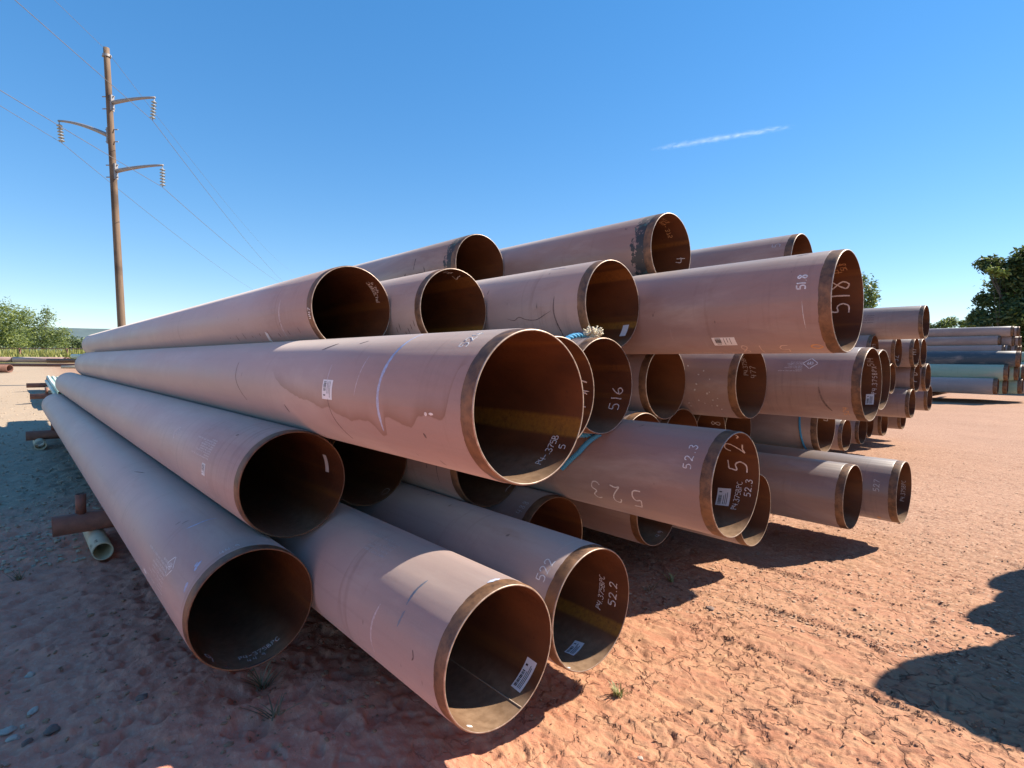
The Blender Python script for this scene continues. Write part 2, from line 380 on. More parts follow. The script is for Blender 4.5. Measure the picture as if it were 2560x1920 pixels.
def build_ground():
    fine = np.linspace(R(-62), R(62), 640); coarse = np.linspace(R(62), R(298), 60)[1:-1]
    ang = np.concatenate([fine, coarse]); na = len(ang)
    rad = np.concatenate([[.4, .9], np.geomspace(1.3, 45, 800), np.geomspace(47, 3500, 60)]); nr = len(rad)
    A, Q = np.meshgrid(ang, rad); X = Q * np.sin(A); Y = Q * np.cos(A)
    Z = ground(X, Y)
    s = SV[0] * X + SV[1] * Y; a = DV[0] * X + DV[1] * Y
    near = 1 - smooth(Q, 9, 26)
    Z += (fbm(X * .45, Y * .45, 3, 3) - .5) * .10 * (1 - smooth(Q, 60, 200)) * smooth(Q, 1, 2)
    warp = (fbm(X * 2.2, Y * 2.2, 3, 21) - .5) * .55
    # scraped streaks that run along the aisle direction
    right = smooth(X + .15 * Y, -.6, 1.0)
    Z += near * right * ((fbm(s * 11 + warp * 3, a * 1.3, 3, 31) - .5) * .013 + (fbm(s * 34 + warp * 4, a * 6.5, 3, 35) - .5) * .011)
    # lumpy trodden mud on the shaded side
    Z += near * (1 - right) * ((fbm(X * 5.5 + warp, Y * 5.5, 4, 41) - .5) * .055 + (fbm(X * 17 + warp, Y * 17, 4, 43) - .5) * .022 - .026 * smooth(fbm(X * 9 + warp * 3, Y * 9, 3, 45), .58, .72))
    Z += near * (fbm(X * 26, Y * 26, 3, 51) - .5) * (.010 - .006 * right)
    # flaked, wind-scraped crust: sharp little steps drawn out along the aisle
    fl = fbm(s * 26 + warp * 5, a * 8.0 + warp * 3, 3, 131); Z += near * right * np.abs(fl - .5) * -.020
    fl2 = fbm(s * 7 + warp * 2, a * 2.6, 2, 137); Z += near * right * (np.floor(fl2 * 8 + .5 * fl) - (fl2 * 8 + .5 * fl)) * .010
    # footprints and pits
    pit = smooth(fbm(X * 7.5 + warp, Y * 7.5, 2, 61), .66, .80); Z -= near * pit * .012
    # mud cracks
    c1 = cracks(X * 4.6 + warp * 3.4, Y * 4.6 + warp * 2.6, 71)
    present = smooth(fbm(X * 1.3, Y * 1.3, 2, 77), .36, .56) * (.12 + .88 * right) * (1 - smooth(Q, 4.5, 7.5))
    w = .028 + .05 * fbm(X * 6, Y * 6, 2, 78)
    crk = (1 - smooth(c1, 0, w)) * present * near
    curl = np.exp(-np.clip(c1 - .05, 0, 9) * 9) * present * near
    Z += curl * .006 - crk * .014
    # tracked ridges of crumbled clay
    for (sr_, a0, a1, hh) in ((4.0, .9, 1.75, .018), (3.36, .6, 1.75, .022), (4.83, .9, 1.9, .014)):
        m = np.exp(-((s - sr_ - warp * .12) / .032) ** 2) * smooth(a, a0 - .2, a0 + .1) * (1 - smooth(a, a1, a1 + .3))
        Z += m * (fbm(X * 34, Y * 34, 3, 91) - .42) * hh * 2.6; crk = np.maximum(crk, .85 * m * smooth(fbm(X * 22, Y * 22, 2, 93), .3, .5))
    V = np.stack([X, Y, Z], -1).reshape(-1, 3)
    V = np.vstack([[[0, 0, 0.0]], V])
    idx = lambda i, j: 1 + i * na + j % na
    I, J = np.meshgrid(np.arange(nr - 1), np.arange(na), indexing='ij'); I = I.ravel(); J = J.ravel(); J2 = (J + 1) % na
    quads = np.stack([1 + I * na + J, 1 + (I + 1) * na + J, 1 + (I + 1) * na + J2, 1 + I * na + J2], -1)
    me = bpy.data.meshes.new('ground'); nq = len(quads); nt = na
    me.vertices.add(len(V)); me.vertices.foreach_set('co', V.ravel())
    loops = np.concatenate([quads.ravel(), np.stack([np.zeros(na, int), 1 + np.arange(na), 1 + (np.arange(na) + 1) % na], -1).ravel()])
    me.loops.add(len(loops)); me.loops.foreach_set('vertex_index', loops.astype(np.int32))
    me.polygons.add(nq + nt)
    me.polygons.foreach_set('loop_start', np.concatenate([np.arange(nq) * 4, nq * 4 + np.arange(nt) * 3]).astype(np.int32))
    me.polygons.foreach_set('use_smooth', np.ones(nq + nt, bool))
    me.update(calc_edges=True); me.validate()
    at = me.attributes.new('crack', 'FLOAT', 'POINT'); at.data.foreach_set('value', np.concatenate([[0], crk.ravel()]).astype(np.float32))
    return me
def ground_mat():
    t = NT('red_clay_yard'); co = t.coord('Object')
    sx = t.n('ShaderNodeSeparateXYZ'); t.l(co, sx.inputs[0]); x, y = sx.outputs[0], sx.outputs[1]
    s_ = t.math('ADD', t.math('MULTIPLY', x, float(SV[0])), t.math('MULTIPLY', y, float(SV[1])))
    a_ = t.math('ADD', t.math('MULTIPLY', x, float(DV[0])), t.math('MULTIPLY', y, float(DV[1])))
    v2 = t.n('ShaderNodeCombineXYZ'); t.l(t.math('MULTIPLY', s_, 5.0), v2.inputs[0]); t.l(a_, v2.inputs[1])
    n1 = t.noise(co, .8, 5, .6); n2 = t.noise(co, 6, 5, .65); n3 = t.noise(co, 42, 4, .65); stre = t.noise(v2.outputs[0], 2.4, 5, .62)
    clay = t.mix(t.maprange(n2, .3, .7), (.375, .162, .092), (.435, .210, .128))
    clay = t.mix(t.maprange(stre, .40, .66, 0, .75), clay, (.47, .275, .155))
    clay = t.mix(t.maprange(n3, .56, .74, 0, .55), clay, (.23, .105, .066))
    clay = t.mix(t.maprange(n1, .50, .66, 0, .45), clay, (.43, .245, .140))
    # mud left of the stack, its colour brightened and reddened to lift the shade
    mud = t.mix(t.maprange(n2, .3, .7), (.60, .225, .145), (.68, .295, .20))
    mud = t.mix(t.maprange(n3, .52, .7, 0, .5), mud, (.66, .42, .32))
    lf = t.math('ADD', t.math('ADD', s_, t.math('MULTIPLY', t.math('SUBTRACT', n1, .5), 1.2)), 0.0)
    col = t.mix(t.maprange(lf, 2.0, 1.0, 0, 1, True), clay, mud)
    # pale crushed stone further back on the left
    grav = t.mix(t.maprange(n3, .35, .65), (.34, .255, .175), (.44, .345, .25))
    grav = t.mix(t.maprange(n2, .45, .65, 0, .5), grav, (.40, .29, .20))
    pale = t.math('ADD', t.math('ADD', a_, t.math('MULTIPLY', s_, -.25)), t.math('MULTIPLY', t.math('SUBTRACT', n1, .5), 4.0))
    gm = t.math('MULTIPLY', t.maprange(pale, 7.2, 10.5, 0, 1, True), t.maprange(s_, 6, 2))
    col = t.mix(gm, col, grav)
    dist = t.math('SQRT', t.math('ADD', t.math('MULTIPLY', x, x), t.math('MULTIPLY', y, y)))
    # dust-coloured, chip-strewn surface further down the aisle to the right
    chips = t.mix(t.maprange(n3, .40, .62), (.30, .165, .108), (.39, .240, .162))
    chips = t.mix(t.maprange(stre, .52, .68, 0, .6), chips, (.29, .148, .092))
    col = t.mix(t.math('MULTIPLY', t.maprange(t.math('ADD', dist, t.math('MULTIPLY', n1, 2.5)), 4.2, 9.0), t.maprange(s_, 1.5, 3.5, 0, .9)), col, chips)
    # dark flecks drawn out along the aisle, and speckle of chips further off
    vf = t.n('ShaderNodeCombineXYZ'); t.l(t.math('MULTIPLY', s_, 30.0), vf.inputs[0]); t.l(t.math('MULTIPLY', a_, 9.0), vf.inputs[1])
    fk = t.noise(vf.outputs[0], 1.0, 4, .65, .6); onr = t.maprange(lf, .9, 2.0)
    col = t.mix(t.math('MULTIPLY', t.maprange(fk, .57, .70, 0, .62), onr), col, (.20, .088, .055))
    col = t.mix(t.math('MULTIPLY', t.maprange(fk, .42, .30, 0, .45), onr), col, (.52, .345, .22))
    sp_n = t.noise(co, 34, 4, .75); farw = t.math('MULTIPLY', t.maprange(dist, 3.6, 6.5), onr)
    col = t.mix(t.math('MULTIPLY', t.maprange(sp_n, .54, .66, 0, .75), farw), col, (.17, .082, .058))
    col = t.mix(t.math('MULTIPLY', t.maprange(sp_n, .44, .34, 0, .6), farw), col, (.55, .41, .31))
    cr_ = t.n('ShaderNodeAttribute'); cr_.attribute_name = 'crack'
    col = t.mix(t.math('MULTIPLY', cr_.outputs['Fac'], .55), col, (.17, .075, .05))
    # grass and scrub beyond the yard
    far = t.maprange(t.math('ADD', dist, t.math('MULTIPLY', n1, 12)), 66, 76)
    col = t.mix(far, col, t.mix(t.maprange(n2, .3, .7), (.16, .17, .05), (.26, .25, .09)))
    # fine drying cracks
    wv = t.n('ShaderNodeVectorMath', operation='ADD'); nz = t.n('ShaderNodeTexNoise'); t.l(co, nz.inputs['Vector']); nz.inputs['Scale'].default_value = 5; nz.inputs['Detail'].default_value = 4
    sc_ = t.n('ShaderNodeVectorMath', operation='SCALE'); t.l(nz.outputs['Color'], sc_.inputs[0]); sc_.inputs['Scale'].default_value = .42; t.l(co, wv.inputs[0]); t.l(sc_.outputs[0], wv.inputs[1])
    vd = t.n('ShaderNodeTexVoronoi', feature='DISTANCE_TO_EDGE', voronoi_dimensions='2D'); t.l(wv.outputs[0], vd.inputs['Vector']); vd.inputs['Scale'].default_value = 7.0
    hair = t.math('MULTIPLY', t.maprange(vd.outputs['Distance'], .070, .026), t.math('MULTIPLY', t.maprange(t.noise(co, 1.7, 4, .6), .42, .54), t.maprange(dist, 7.5, 4)))
    hair = t.math('MULTIPLY', t.math('MULTIPLY', hair, t.maprange(t.noise(co, 11, 2), .38, .56)), t.maprange(lf, 1.0, 1.9))
    col = t.mix(t.math('MULTIPLY', hair, .66), col, (.11, .045, .030))
    # relief finer than the mesh
    vor = t.n('ShaderNodeTexVoronoi', feature='DISTANCE_TO_EDGE'); t.l(t.mapping(co, (1, 1, .2)), vor.inputs['Vector']); vor.inputs['Scale'].default_value = 9.0
    h = t.math('MULTIPLY', t.noise(co, 120, 4, .7), .35)
    h = t.math('ADD', h, t.math('MULTIPLY', t.noise(v2.outputs[0], 9, 5, .7), .5))
    h = t.math('ADD', h, t.math('MULTIPLY', fk, -.5))
    nor = t.bump(h, .6, .011)
    nor = t.bump(t.noise(co, 16, 5, .7), .28, .03, nor)
    nor = t.bump(t.math('SUBTRACT', 1.0, hair), .8, .012, nor)
    return t.fin(col, .92, nor, .18)
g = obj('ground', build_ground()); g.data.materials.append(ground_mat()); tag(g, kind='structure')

def hill_ridge():
    n = 120; V = []; F = []
    for i in range(n + 1):
        a = R(-75 + 150 * i / n); Rr = 1500
        h = 84 + 7 * math.sin(a * 3.1 + 1.0) + 4 * math.sin(a * 9 + .5) + 1.2 * math.sin(a * 41) + random.uniform(-.6, .6)
        for (q, z) in ((Rr, -5), (Rr + 250, max(h, 18)), (Rr + 900, -5)): V.append((q * math.sin(a), q * math.cos(a), z))
    for i in range(n):
        for k in range(2): F.append((i * 3 + k, i * 3 + 3 + k, i * 3 + 4 + k, i * 3 + 1 + k))
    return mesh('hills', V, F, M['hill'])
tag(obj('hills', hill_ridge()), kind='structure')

# ------------------------------------------------------------------ steel line pipes
RO, RB, RI, LEN, BAND = .3065, .3045, .2945, 15.9, .066
def pipe_meshes(coat, RO=RO, RB=RB, RI=RI, L=LEN, band=BAND, n=112, tag_='', seam=True):
    out = {}
    b = MB(); st = [(RB - .002, band)] + [(RO, band + .004)] + [(RO, band + (L - 2 * band) * k / 12) for k in range(1, 12)] + [(RO, L - band - .004), (RB - .002, L - band)]
    b.lathe(st, n)
    for q in range(2 * n):
        x_, t_, z_ = b.v[q]; an = math.atan2(z_, x_); b.v[q] = (x_, t_ + .0022 * math.sin(an * 7 + 1) + .0016 * math.sin(an * 19 + 2) + .0012 * math.sin(an * 41), z_)
    out['coated_body'] = b.mesh('coated_body' + tag_, M[coat])
    b = MB(); b.lathe([(RB - .0035, .0035), (RB, .0045 + .006), (RB, band + .002)], n); out['bare_end'] = b.mesh('bare_end' + tag_, M['bare'])
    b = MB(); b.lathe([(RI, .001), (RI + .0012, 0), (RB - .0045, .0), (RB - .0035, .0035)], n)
    out['end_rim'] = b.mesh('end_rim' + tag_, M['rim'], True)
    b = MB(); b.lathe([(RI, L - .001), (RI, L * .6), (RI, L * .3), (RI, L * .1), (RI, .5), (RI, .001)], n); out['bore'] = b.mesh('bore' + tag_, M['bore'])
    return out
MS = {}
def get_meshes(coat):
    if coat not in MS: MS[coat] = pipe_meshes(coat, tag_='_' + coat)
    return MS[coat]
def pipe_matrix(s, a, z, roll=0., dyaw=0.):
    p = W(s, a, z) ; p = p + np.array([0, 0, a * DV[2]])
    Mx = Matrix(((SV[0], DV[0], UV[0], p[0]), (SV[1], DV[1], UV[1], p[1]), (SV[2], DV[2], UV[2], p[2]), (0, 0, 0, 1)))
    return Mx
FLIP = lambda L: Matrix.Translation((0, L, 0)) @ Matrix.Rotation(math.pi, 4, 'Z')
def make_pipe(mw, label, group, coat='coat', cat='pipe', ms=None, L=LEN, name='steel_pipe', bore=None, rim=None):
    root = empty(name, mw); tag(root, label, cat, group)
    m = ms or get_meshes(coat)
    obj('coated_body', m['coated_body'], root); ob = obj('bore', m['bore'], root)
    if bore: ob.material_slots[0].link = 'OBJECT'; ob.material_slots[0].material = M[bore]
    for q in (Matrix.Identity(4), FLIP(L)):
        obj('bare_end', m['bare_end'], root, q); orim = obj('end_rim', m['end_rim'], root, q)
        if rim: orim.material_slots[0].link = 'OBJECT'; orim.material_slots[0].material = M[rim]
    return root

# --- marks on the pipes: everything is laid out on the curved wall as (angle in degrees, distance from the mouth)
def on_wall(ang, T, r_): return (r_ * math.cos(R(ang)), T, r_ * math.sin(R(ang)))
GL = {  # hand-drawn strokes in a box 0..0.62 wide, 0..1 high
 '0': [[(.31, 1), (.05, .75), (.05, .25), (.31, 0), (.57, .25), (.57, .75), (.31, 1)]],
 '1': [[(.16, 1.0), (.18, .5), (.14, 0)]],
 '2': [[(.06, .74), (.18, .98), (.46, .95), (.52, .70), (.30, .34), (.05, .04), (.28, .10), (.60, .02)]],
 '3': [[(.06, .92), (.34, 1), (.52, .80), (.30, .54), (.54, .36), (.46, .06), (.20, 0), (.03, .14)]],
 '4': [[(.16, 1), (.06, .48), (.30, .42), (.58, .46)], [(.50, .92), (.46, .4), (.42, 0)]],
 '5': [[(.58, .98), (.16, .95)], [(.16, .95), (.12, .56), (.40, .60), (.56, .36), (.42, .06), (.06, .04)]],
 '6': [[(.48, 1), (.16, .62), (.06, .25), (.28, 0), (.52, .18), (.42, .44), (.14, .34)]],
 '7': [[(.04, .92), (.58, .98), (.36, .5), (.22, 0)]],
 '8': [[(.46, .86), (.28, 1), (.12, .80), (.46, .34), (.34, 0), (.10, .14), (.24, .46), (.50, .80), (.46, .86)]],
 '9': [[(.50, .72), (.30, .98), (.10, .76), (.26, .52), (.50, .70), (.48, .3), (.40, 0)]],
 'P': [[(.10, 0), (.14, .5), (.12, 1)], [(.12, .96), (.46, .96), (.52, .70), (.14, .50)]],
 'B': [[(.10, 0), (.12, 1)], [(.12, .98), (.42, .92), (.40, .60), (.12, .52), (.50, .40), (.46, .06), (.10, .02)]],
 'C': [[(.56, .84), (.34, 1), (.08, .6), (.14, .14), (.36, 0), (.58, .14)]],
 'X': [[(.08, 1), (.54, 0)], [(.52, 1), (.08, 0)]],
 'V': [[(.06, 1), (.30, 0), (.56, 1)]],
 'D': [[(.10, 0), (.12, 1), (.52, .7), (.48, .2), (.10, 0)]],
 '.': [[(.12, .08), (.18, .0)]], '-': [[(.08, .46), (.50, .50)]], 'O': [[(.3, 1), (.04, .6), (.10, .1), (.4, 0), (.6, .4), (.5, .9), (.3, 1)]],
}
def smooth_poly(p, k=5):
    p = [np.array(q, float) for q in p]
    if len(p) < 3: return [p[0] + (p[-1] - p[0]) * t for t in np.linspace(0, 1, k + 1)]
    out = []
    for i in range(len(p) - 1):
        p0, p1, p2, p3 = p[max(i - 1, 0)], p[i], p[i + 1], p[min(i + 2, len(p) - 1)]
        for t in np.linspace(0, 1, k, endpoint=False):
            out.append(.5 * ((2 * p1) + (p2 - p0) * t + (2 * p0 - 5 * p1 + 4 * p2 - p3) * t * t + (3 * p1 - p0 - 3 * p2 + p3) * t ** 3))
    out.append(p[-1]); return out
def ribbon(b, pts, w, r_, inner, taper=False):
    """pts: list of (arc length round the wall, T); a slightly domed strip of paint or chalk on the wall"""
    pts = [np.array(p, float) for p in pts]; V = []; F = []
    sgn = -1 if inner else 1; lift = .0016
    for i, p in enumerate(pts):
        t = pts[min(i + 1, len(pts) - 1)] - pts[max(i - 1, 0)]; t = t / (np.linalg.norm(t) + 1e-9); nn = np.array([-t[1], t[0]])
        ww = w * random.uniform(.75, 1.1) * .5 * (min(1, .25 + 3.2 * min(i, len(pts) - 1 - i) / len(pts)) if taper else 1)
        for k, (o, h) in enumerate(((-1, .0004), (0, lift), (1, .0004))):
            q = p + nn * o * ww; rr = r_ + sgn * h
            V.append((rr * math.cos(q[0] / r_), q[1], rr * math.sin(q[0] / r_)))
    for i in range(len(pts) - 1):
        for k in range(2): F.append((i * 3 + k, i * 3 + 3 + k, i * 3 + 4 + k, i * 3 + 1 + k))
    b.add(V, F)
def writing(pipe, text, ang, T, h, direction, inner, mat='chalk', w=.006, step=None, name='chalk_writing', slant=0.):
    """direction: '+a' reads round the wall with rising angle, '-a' with falling angle (letter tops towards the far end),
       '+T' reads away from the mouth with letter tops towards rising angle, '-T' the other way round. Lists of (ang,T) start at the first letter's foot."""
    b = MB(); r_ = RI if inner else (RO if T > BAND else RB); x = 0; adv = step or h * .78
    for ch in text:
        if ch == ' ': x += adv * .6; continue
        for st in GL[ch]:
            pl = []
            for (u, v) in smooth_poly(st):
                u = u * h + random.uniform(-1, 1) * h * .012 + x + slant * v * h; v = v * h
                if direction == '+a': q = (R(ang) * r_ + u, T + v)
                elif direction == '-a': q = (R(ang) * r_ - u, T + v)
                elif direction == '+T': q = (R(ang) * r_ + v, T + u)
                else: q = (R(ang) * r_ - v, T - u)
                pl.append(q)
            ribbon(b, pl, w, r_, inner)
        x += adv * (.55 if ch in '.1' else 1)
    return obj(name, b.mesh(name, M[mat]), pipe)
def stroke(pipe, pts, inner=False, mat='mark_white', w=.02, name='crayon_mark'):
    r_ = RI if inner else RO; b = MB()
    ribbon(b, [(R(a) * r_, T) for a, T in smooth_poly(pts, 8)], w, r_, inner, True)
    return obj(name, b.mesh(name, M[mat]), pipe)
def patch(pipe, c_ang, c_T, w, h, rot, inner, name='paper_label', bars=True):
    """a paper label stuck to the wall, w round the wall and h along it before turning by rot degrees, with its printed bar code and lines"""
    r_ = RI if inner else RO; sgn = -1 if inner else 1
    def P(u, v, lift):
        c, s = math.cos(R(rot)), math.sin(R(rot)); uu = u * c - v * s; vv = u * s + v * c
        rr = r_ + sgn * lift; return (rr * math.cos(R(c_ang) + uu / r_), c_T + vv, rr * math.sin(R(c_ang) + uu / r_))
    def sheet(b, u0, u1, v0, v1, lift, n=8):
        V = []; F = []
        for i in range(n + 1):
            for j in range(n + 1): V.append(P(u0 + (u1 - u0) * i / n, v0 + (v1 - v0) * j / n, lift))
        for i in range(n):
            for j in range(n): F.append((i * (n + 1) + j, (i + 1) * (n + 1) + j, (i + 1) * (n + 1) + j + 1, i * (n + 1) + j + 1))
        b.add(V, F)
    b = MB(); sheet(b, -w / 2, w / 2, -h / 2, h / 2, .0012); lab = obj(name, b.mesh(name, M['paper']), pipe)
    if bars:
        b = MB(); x = -w * .42
        while x < w * .10:
            ww = random.choice((.0018, .003, .0045)); sheet(b, x, x + ww, h * .12, h * .38, .0022, 2); x += ww + random.choice((.002, .0035))
        for k in range(3):
            v = -h * (.02 + .13 * k); sheet(b, -w * .42, w * random.uniform(.1, .4), v - .0016, v + .0016, .0022, 3)
        sheet(b, w * .26, w * .32, h * .15, h * .35, .0022, 2)
        obj('bar_code', b.mesh('bar_code', M['black_ink']), lab)
    return lab
def text_mesh(line):
    cu = bpy.data.curves.new('stencil_source', 'FONT'); cu.body = line; cu.size = 1.0; cu.resolution_u = 2
    o = bpy.data.objects.new('stencil_source', cu); C.objects.link(o)
    bpy.context.view_layer.update()
    me = o.to_mesh(); V = [tuple(v.co) for v in me.vertices]; F = [tuple(p.vertices) for p in me.polygons]; o.to_mesh_clear()
    bpy.data.objects.remove(o); bpy.data.curves.remove(cu); return V, F
TXT = {}
def stencil(pipe, ang, T, lines, h, pitch, direction='+T', mat='chalk_dim', name='stencilled_print', logo=None, stretch=1.25):
    b = MB(); r_ = RO + .0009
    for k, ln in enumerate(lines):
        if ln not in TXT: TXT[ln] = text_mesh(ln)
        V, F = TXT[ln]; out = []
        for (x, y, z) in V:
            u = x * h * stretch; v = y * h - k * pitch
            if direction == '+T': q = (R(ang) * r_ + v, T + u)
            else: q = (R(ang) * r_ - v, T - u)
            out.append((r_ * math.cos(q[0] / r_), q[1], r_ * math.sin(q[0] / r_)))
        b.add(out, F)
    o = obj(name, b.mesh(name, M[mat], False), pipe)
    if logo:
        la, lT, lh = logo; bb = MB()
        dm = lambda k: [(R(la) * RO + k * lh * math.cos(q), lT + k * lh * math.sin(q) * 1.15) for q in (0, math.pi / 2, math.pi, 1.5 * math.pi, 2 * math.pi)]
        for k in (1.0,):
            p = dm(k)
            for i in range(4): ribbon(bb, [np.array(p[i]) + (np.array(p[i + 1]) - np.array(p[i])) * t for t in np.linspace(.06, .94, 5)], lh * .12, RO, False)
        for st in ([(-.3, .25), (.1, .42), (.3, .2)], [(-.3, -.25), (0, -.42), (.3, -.2)], [(-.35, 0), (.35, 0)], [(-.1, -.3), (.12, .3)]):
            ribbon(bb, [(R(la) * RO + u * lh, lT + v * lh) for u, v in smooth_poly(st, 4)], lh * .10, RO, False)
        obj('diamond_logo', bb.mesh('diamond_logo', M[mat]), pipe)
    return o
PRINT = ['WELSPUN API SPEC 5L-0533', '10/2018', '24.00 IN X .375 WALL', 'X65M PSL2 HFW', 'HEAT NO 218047', 'PIPE NO 2108636A', 'MADE IN U.S.A.']

# --- the near stack
S0, Z0, GP = 0.87979862, -1.24044076, 0.614209
ROWZ = GP * .8660254
ORD = ['leftmost', 'second', 'third', 'fourth', 'fifth', 'sixth', 'seventh', 'eighth', 'ninth', 'tenth', 'eleventh', 'twelfth', 'thirteenth']
LAY = ['bottom layer', 'second layer', 'third layer', 'fourth layer', 'top layer']
NEAR = {  # (layer, place): distance of the mouth along the yard, sideways and height error
 (0, 0): (2.863, -.005, -.022), (0, 1): (1.673, 0, -.011), (0, 2): (1.68, .003, .010), (0, 3): (2.52, 0, 0), (0, 4): (3.30, 0, 0), (0, 5): (2.48, 0, 0), (0, 6): (1.93, 0, 0), (0, 7): (3.5, 0, 0), (0, 8): (1.548, .006, -.026), (0, 9): (1.277, -.017, -.030), (0, 10): (4.5, 0, -.02),
 (1, 0): (3.086, -.014, -.002), (1, 1): (3.40, 0, 0), (1, 2): (2.82, 0, 0), (1, 3): (1.39, -.016, .022), (1, 4): (2.42, 0, 0), (1, 5): (2.45, 0, 0), (1, 6): (2.50, 0, 0), (1, 7): (2.52, 0, 0), (1, 8): (3.2, 0, 0), (1, 9): (2.08, 0, -.01),
 (2, 0): (1.485, -.011, -.009), (2, 1): (1.93, 0, 0), (2, 2): (2.11, .032, .013), (2, 3): (3.4, 0, 0), (2, 4): (2.42, 0, 0), (2, 5): (1.99, 0, 0), (2, 6): (1.278, .023, -.023), (2, 7): (3.0, 0, 0), (2, 8): (1.49, 0, 0),
 (3, 0): (3.612, -.001, -.004), (3, 1): (3.234, -.010, .001), (3, 2): (2.268, .009, .032), (3, 3): (1.03, -.003, .007), (3, 4): (2.7, 0, .01), (3, 5): (2.6, 0, .01), (3, 6): (2.5, 0, .01), (3, 7): (2.2, 0, .02),
 (4, 2): (4.089, .013, .001), (4, 3): (2.40, .021, -.025), (4, 6): (2.037, -.030, .066)}
LAB = {
 (0, 0): 'leftmost pipe lying lowest on the sills, blue and cyan smears by its mouth',
 (0, 1): 'nearest low pipe, end half in sun, long white label in its dark mouth',
 (0, 2): 'low pipe chalked 522 on its side, white label on the floor of its mouth',
 (0, 3): 'low pipe chalked 488, its rust-orange mouth deep in shade below the big mud-stained pipe',
 (0, 5): 'low shaded pipe whose dark mouth opens under the pipe sprayed 523',
 (0, 6): 'low pipe with brown unmarked mouth peeping out just right of the pipe sprayed 523',
 (0, 8): 'low sunlit pipe with plain dark mouth, second from the right end of the lowest row',
 (0, 9): 'low pipe at the right end of the lowest row, chalked 527, orange stain',
 (1, 0): 'second-layer pipe at the left edge with white print and a torn sticker on its flank',
 (1, 1): 'pipe with pitch-black mouth and a small chalk ring, tucked under the big mud-stained pipe',
 (1, 2): 'grubby grey-sided pipe with black mouth directly below the big mud-stained pipe mouth',
 (1, 3): 'pipe chalked 52.3 and sprayed upside-down 523 jutting out over the red clay',
 (1, 4): 'pipe whose glowing orange mouth just shows above the pipe sprayed 523',
 (1, 5): 'pipe whose dark red mouth shows right of the orange one above the pipe sprayed 523',
 (1, 6): 'shaded pipe with a looping 8 chalked in its mouth, above the pipe sprayed 523',
 (1, 7): 'shaded pipe with a lone 5 chalked in its mouth, left of the blue-roped one',
 (1, 9): 'pipe with a blue rope band and 491 chalked in its mouth',
 (2, 0): 'big foremost pipe with a dried mud tide line, blue stripe and square sticker',
 (2, 1): 'pipe chalked 197 whose mouth hides behind the big mud-stained one',
 (2, 2): 'pipe chalked 516 in its mouth, blue frayed rope on its top',
 (2, 4): 'pipe with black empty mouth just right of the one chalked 516',
 (2, 5): 'red-brown pipe with worn flaked paint specks and chalk in its mouth',
 (2, 6): 'pipe with upside-down white print and diamond logo, 524 chalked near its mouth',
 (2, 8): 'pipe showing a thin crescent of its mouth right of the diamond-logo pipe',
 (3, 0): 'leftmost fourth-layer pipe with a white stripe and chalk writing in its mouth',
 (3, 1): 'short-showing pipe with 47 chalked under the roof of its mouth',
 (3, 2): 'pipe with faint brown tide marks and a yellowed label in its mouth',
 (3, 3): 'large pipe chalked 51.8 on its side and 518 in its mouth',
 (3, 7): 'pipe of which only a sliver of rim shows below the pipe chalked 518',
 (4, 2): 'top-layer pipe with black tar smears beside its empty dark mouth',
 (4, 3): 'top-layer pipe with a thick crusted black and teal tar collar',
 (4, 6): 'top-layer pipe at the right with a wide clean bare-steel band'}
NG = 'pipes of the near stack'
P = {}
_pos = {k: np.array([S0 + GP * (k[0] / 2 + k[1]) + v[1], Z0 + ROWZ * k[0] + v[2]]) for k, v in NEAR.items()}
for _ in range(200):
    for k1 in _pos:
        for k2 in _pos:
            if k1 < k2:
                dd = _pos[k2] - _pos[k1]; L_ = np.linalg.norm(dd)
                if L_ < .6136: pu = dd / L_ * (.6137 - L_) * .5; _pos[k1] = _pos[k1] - pu; _pos[k2] = _pos[k2] + pu
for (row, col), (a, ds, dz) in list(NEAR.items()):
    q = _pos[(row, col)]; NEAR[(row, col)] = (a, float(q[0] - S0 - GP * (row / 2 + col)), float(q[1] - Z0 - ROWZ * row))
for (row, col), (a, ds, dz) in NEAR.items():
    coat = {(2, 0): 'coat_mud', (4, 2): 'coat_tar', (4, 3): 'coat_tar', (0, 0): 'coat_dusty', (1, 0): 'coat_dusty', (0, 1): 'coat_dusty', (3, 0): 'coat_dusty', (3, 1): 'coat_dusty', (3, 2): 'coat_dusty', (0, 2): 'coat_dusty'}.get((row, col), 'coat')
    lab = LAB.get((row, col)) or f'recessed brown pipe, {ORD[col]} from the left in the {LAY[row]}'
    P[(row, col)] = make_pipe(pipe_matrix(S0 + GP * (row / 2 + col) + ds, a, Z0 + ROWZ * row + dz), lab, NG, coat, bore={(2, 0): 'bore_e', (0, 2): 'bore_c', (3, 2): 'bore_r', (3, 1): 'bore_r'}.get((row, col)), rim='rim_rust' if (row, col) in ((0, 0), (1, 0), (1, 1), (1, 2), (0, 3)) else None)
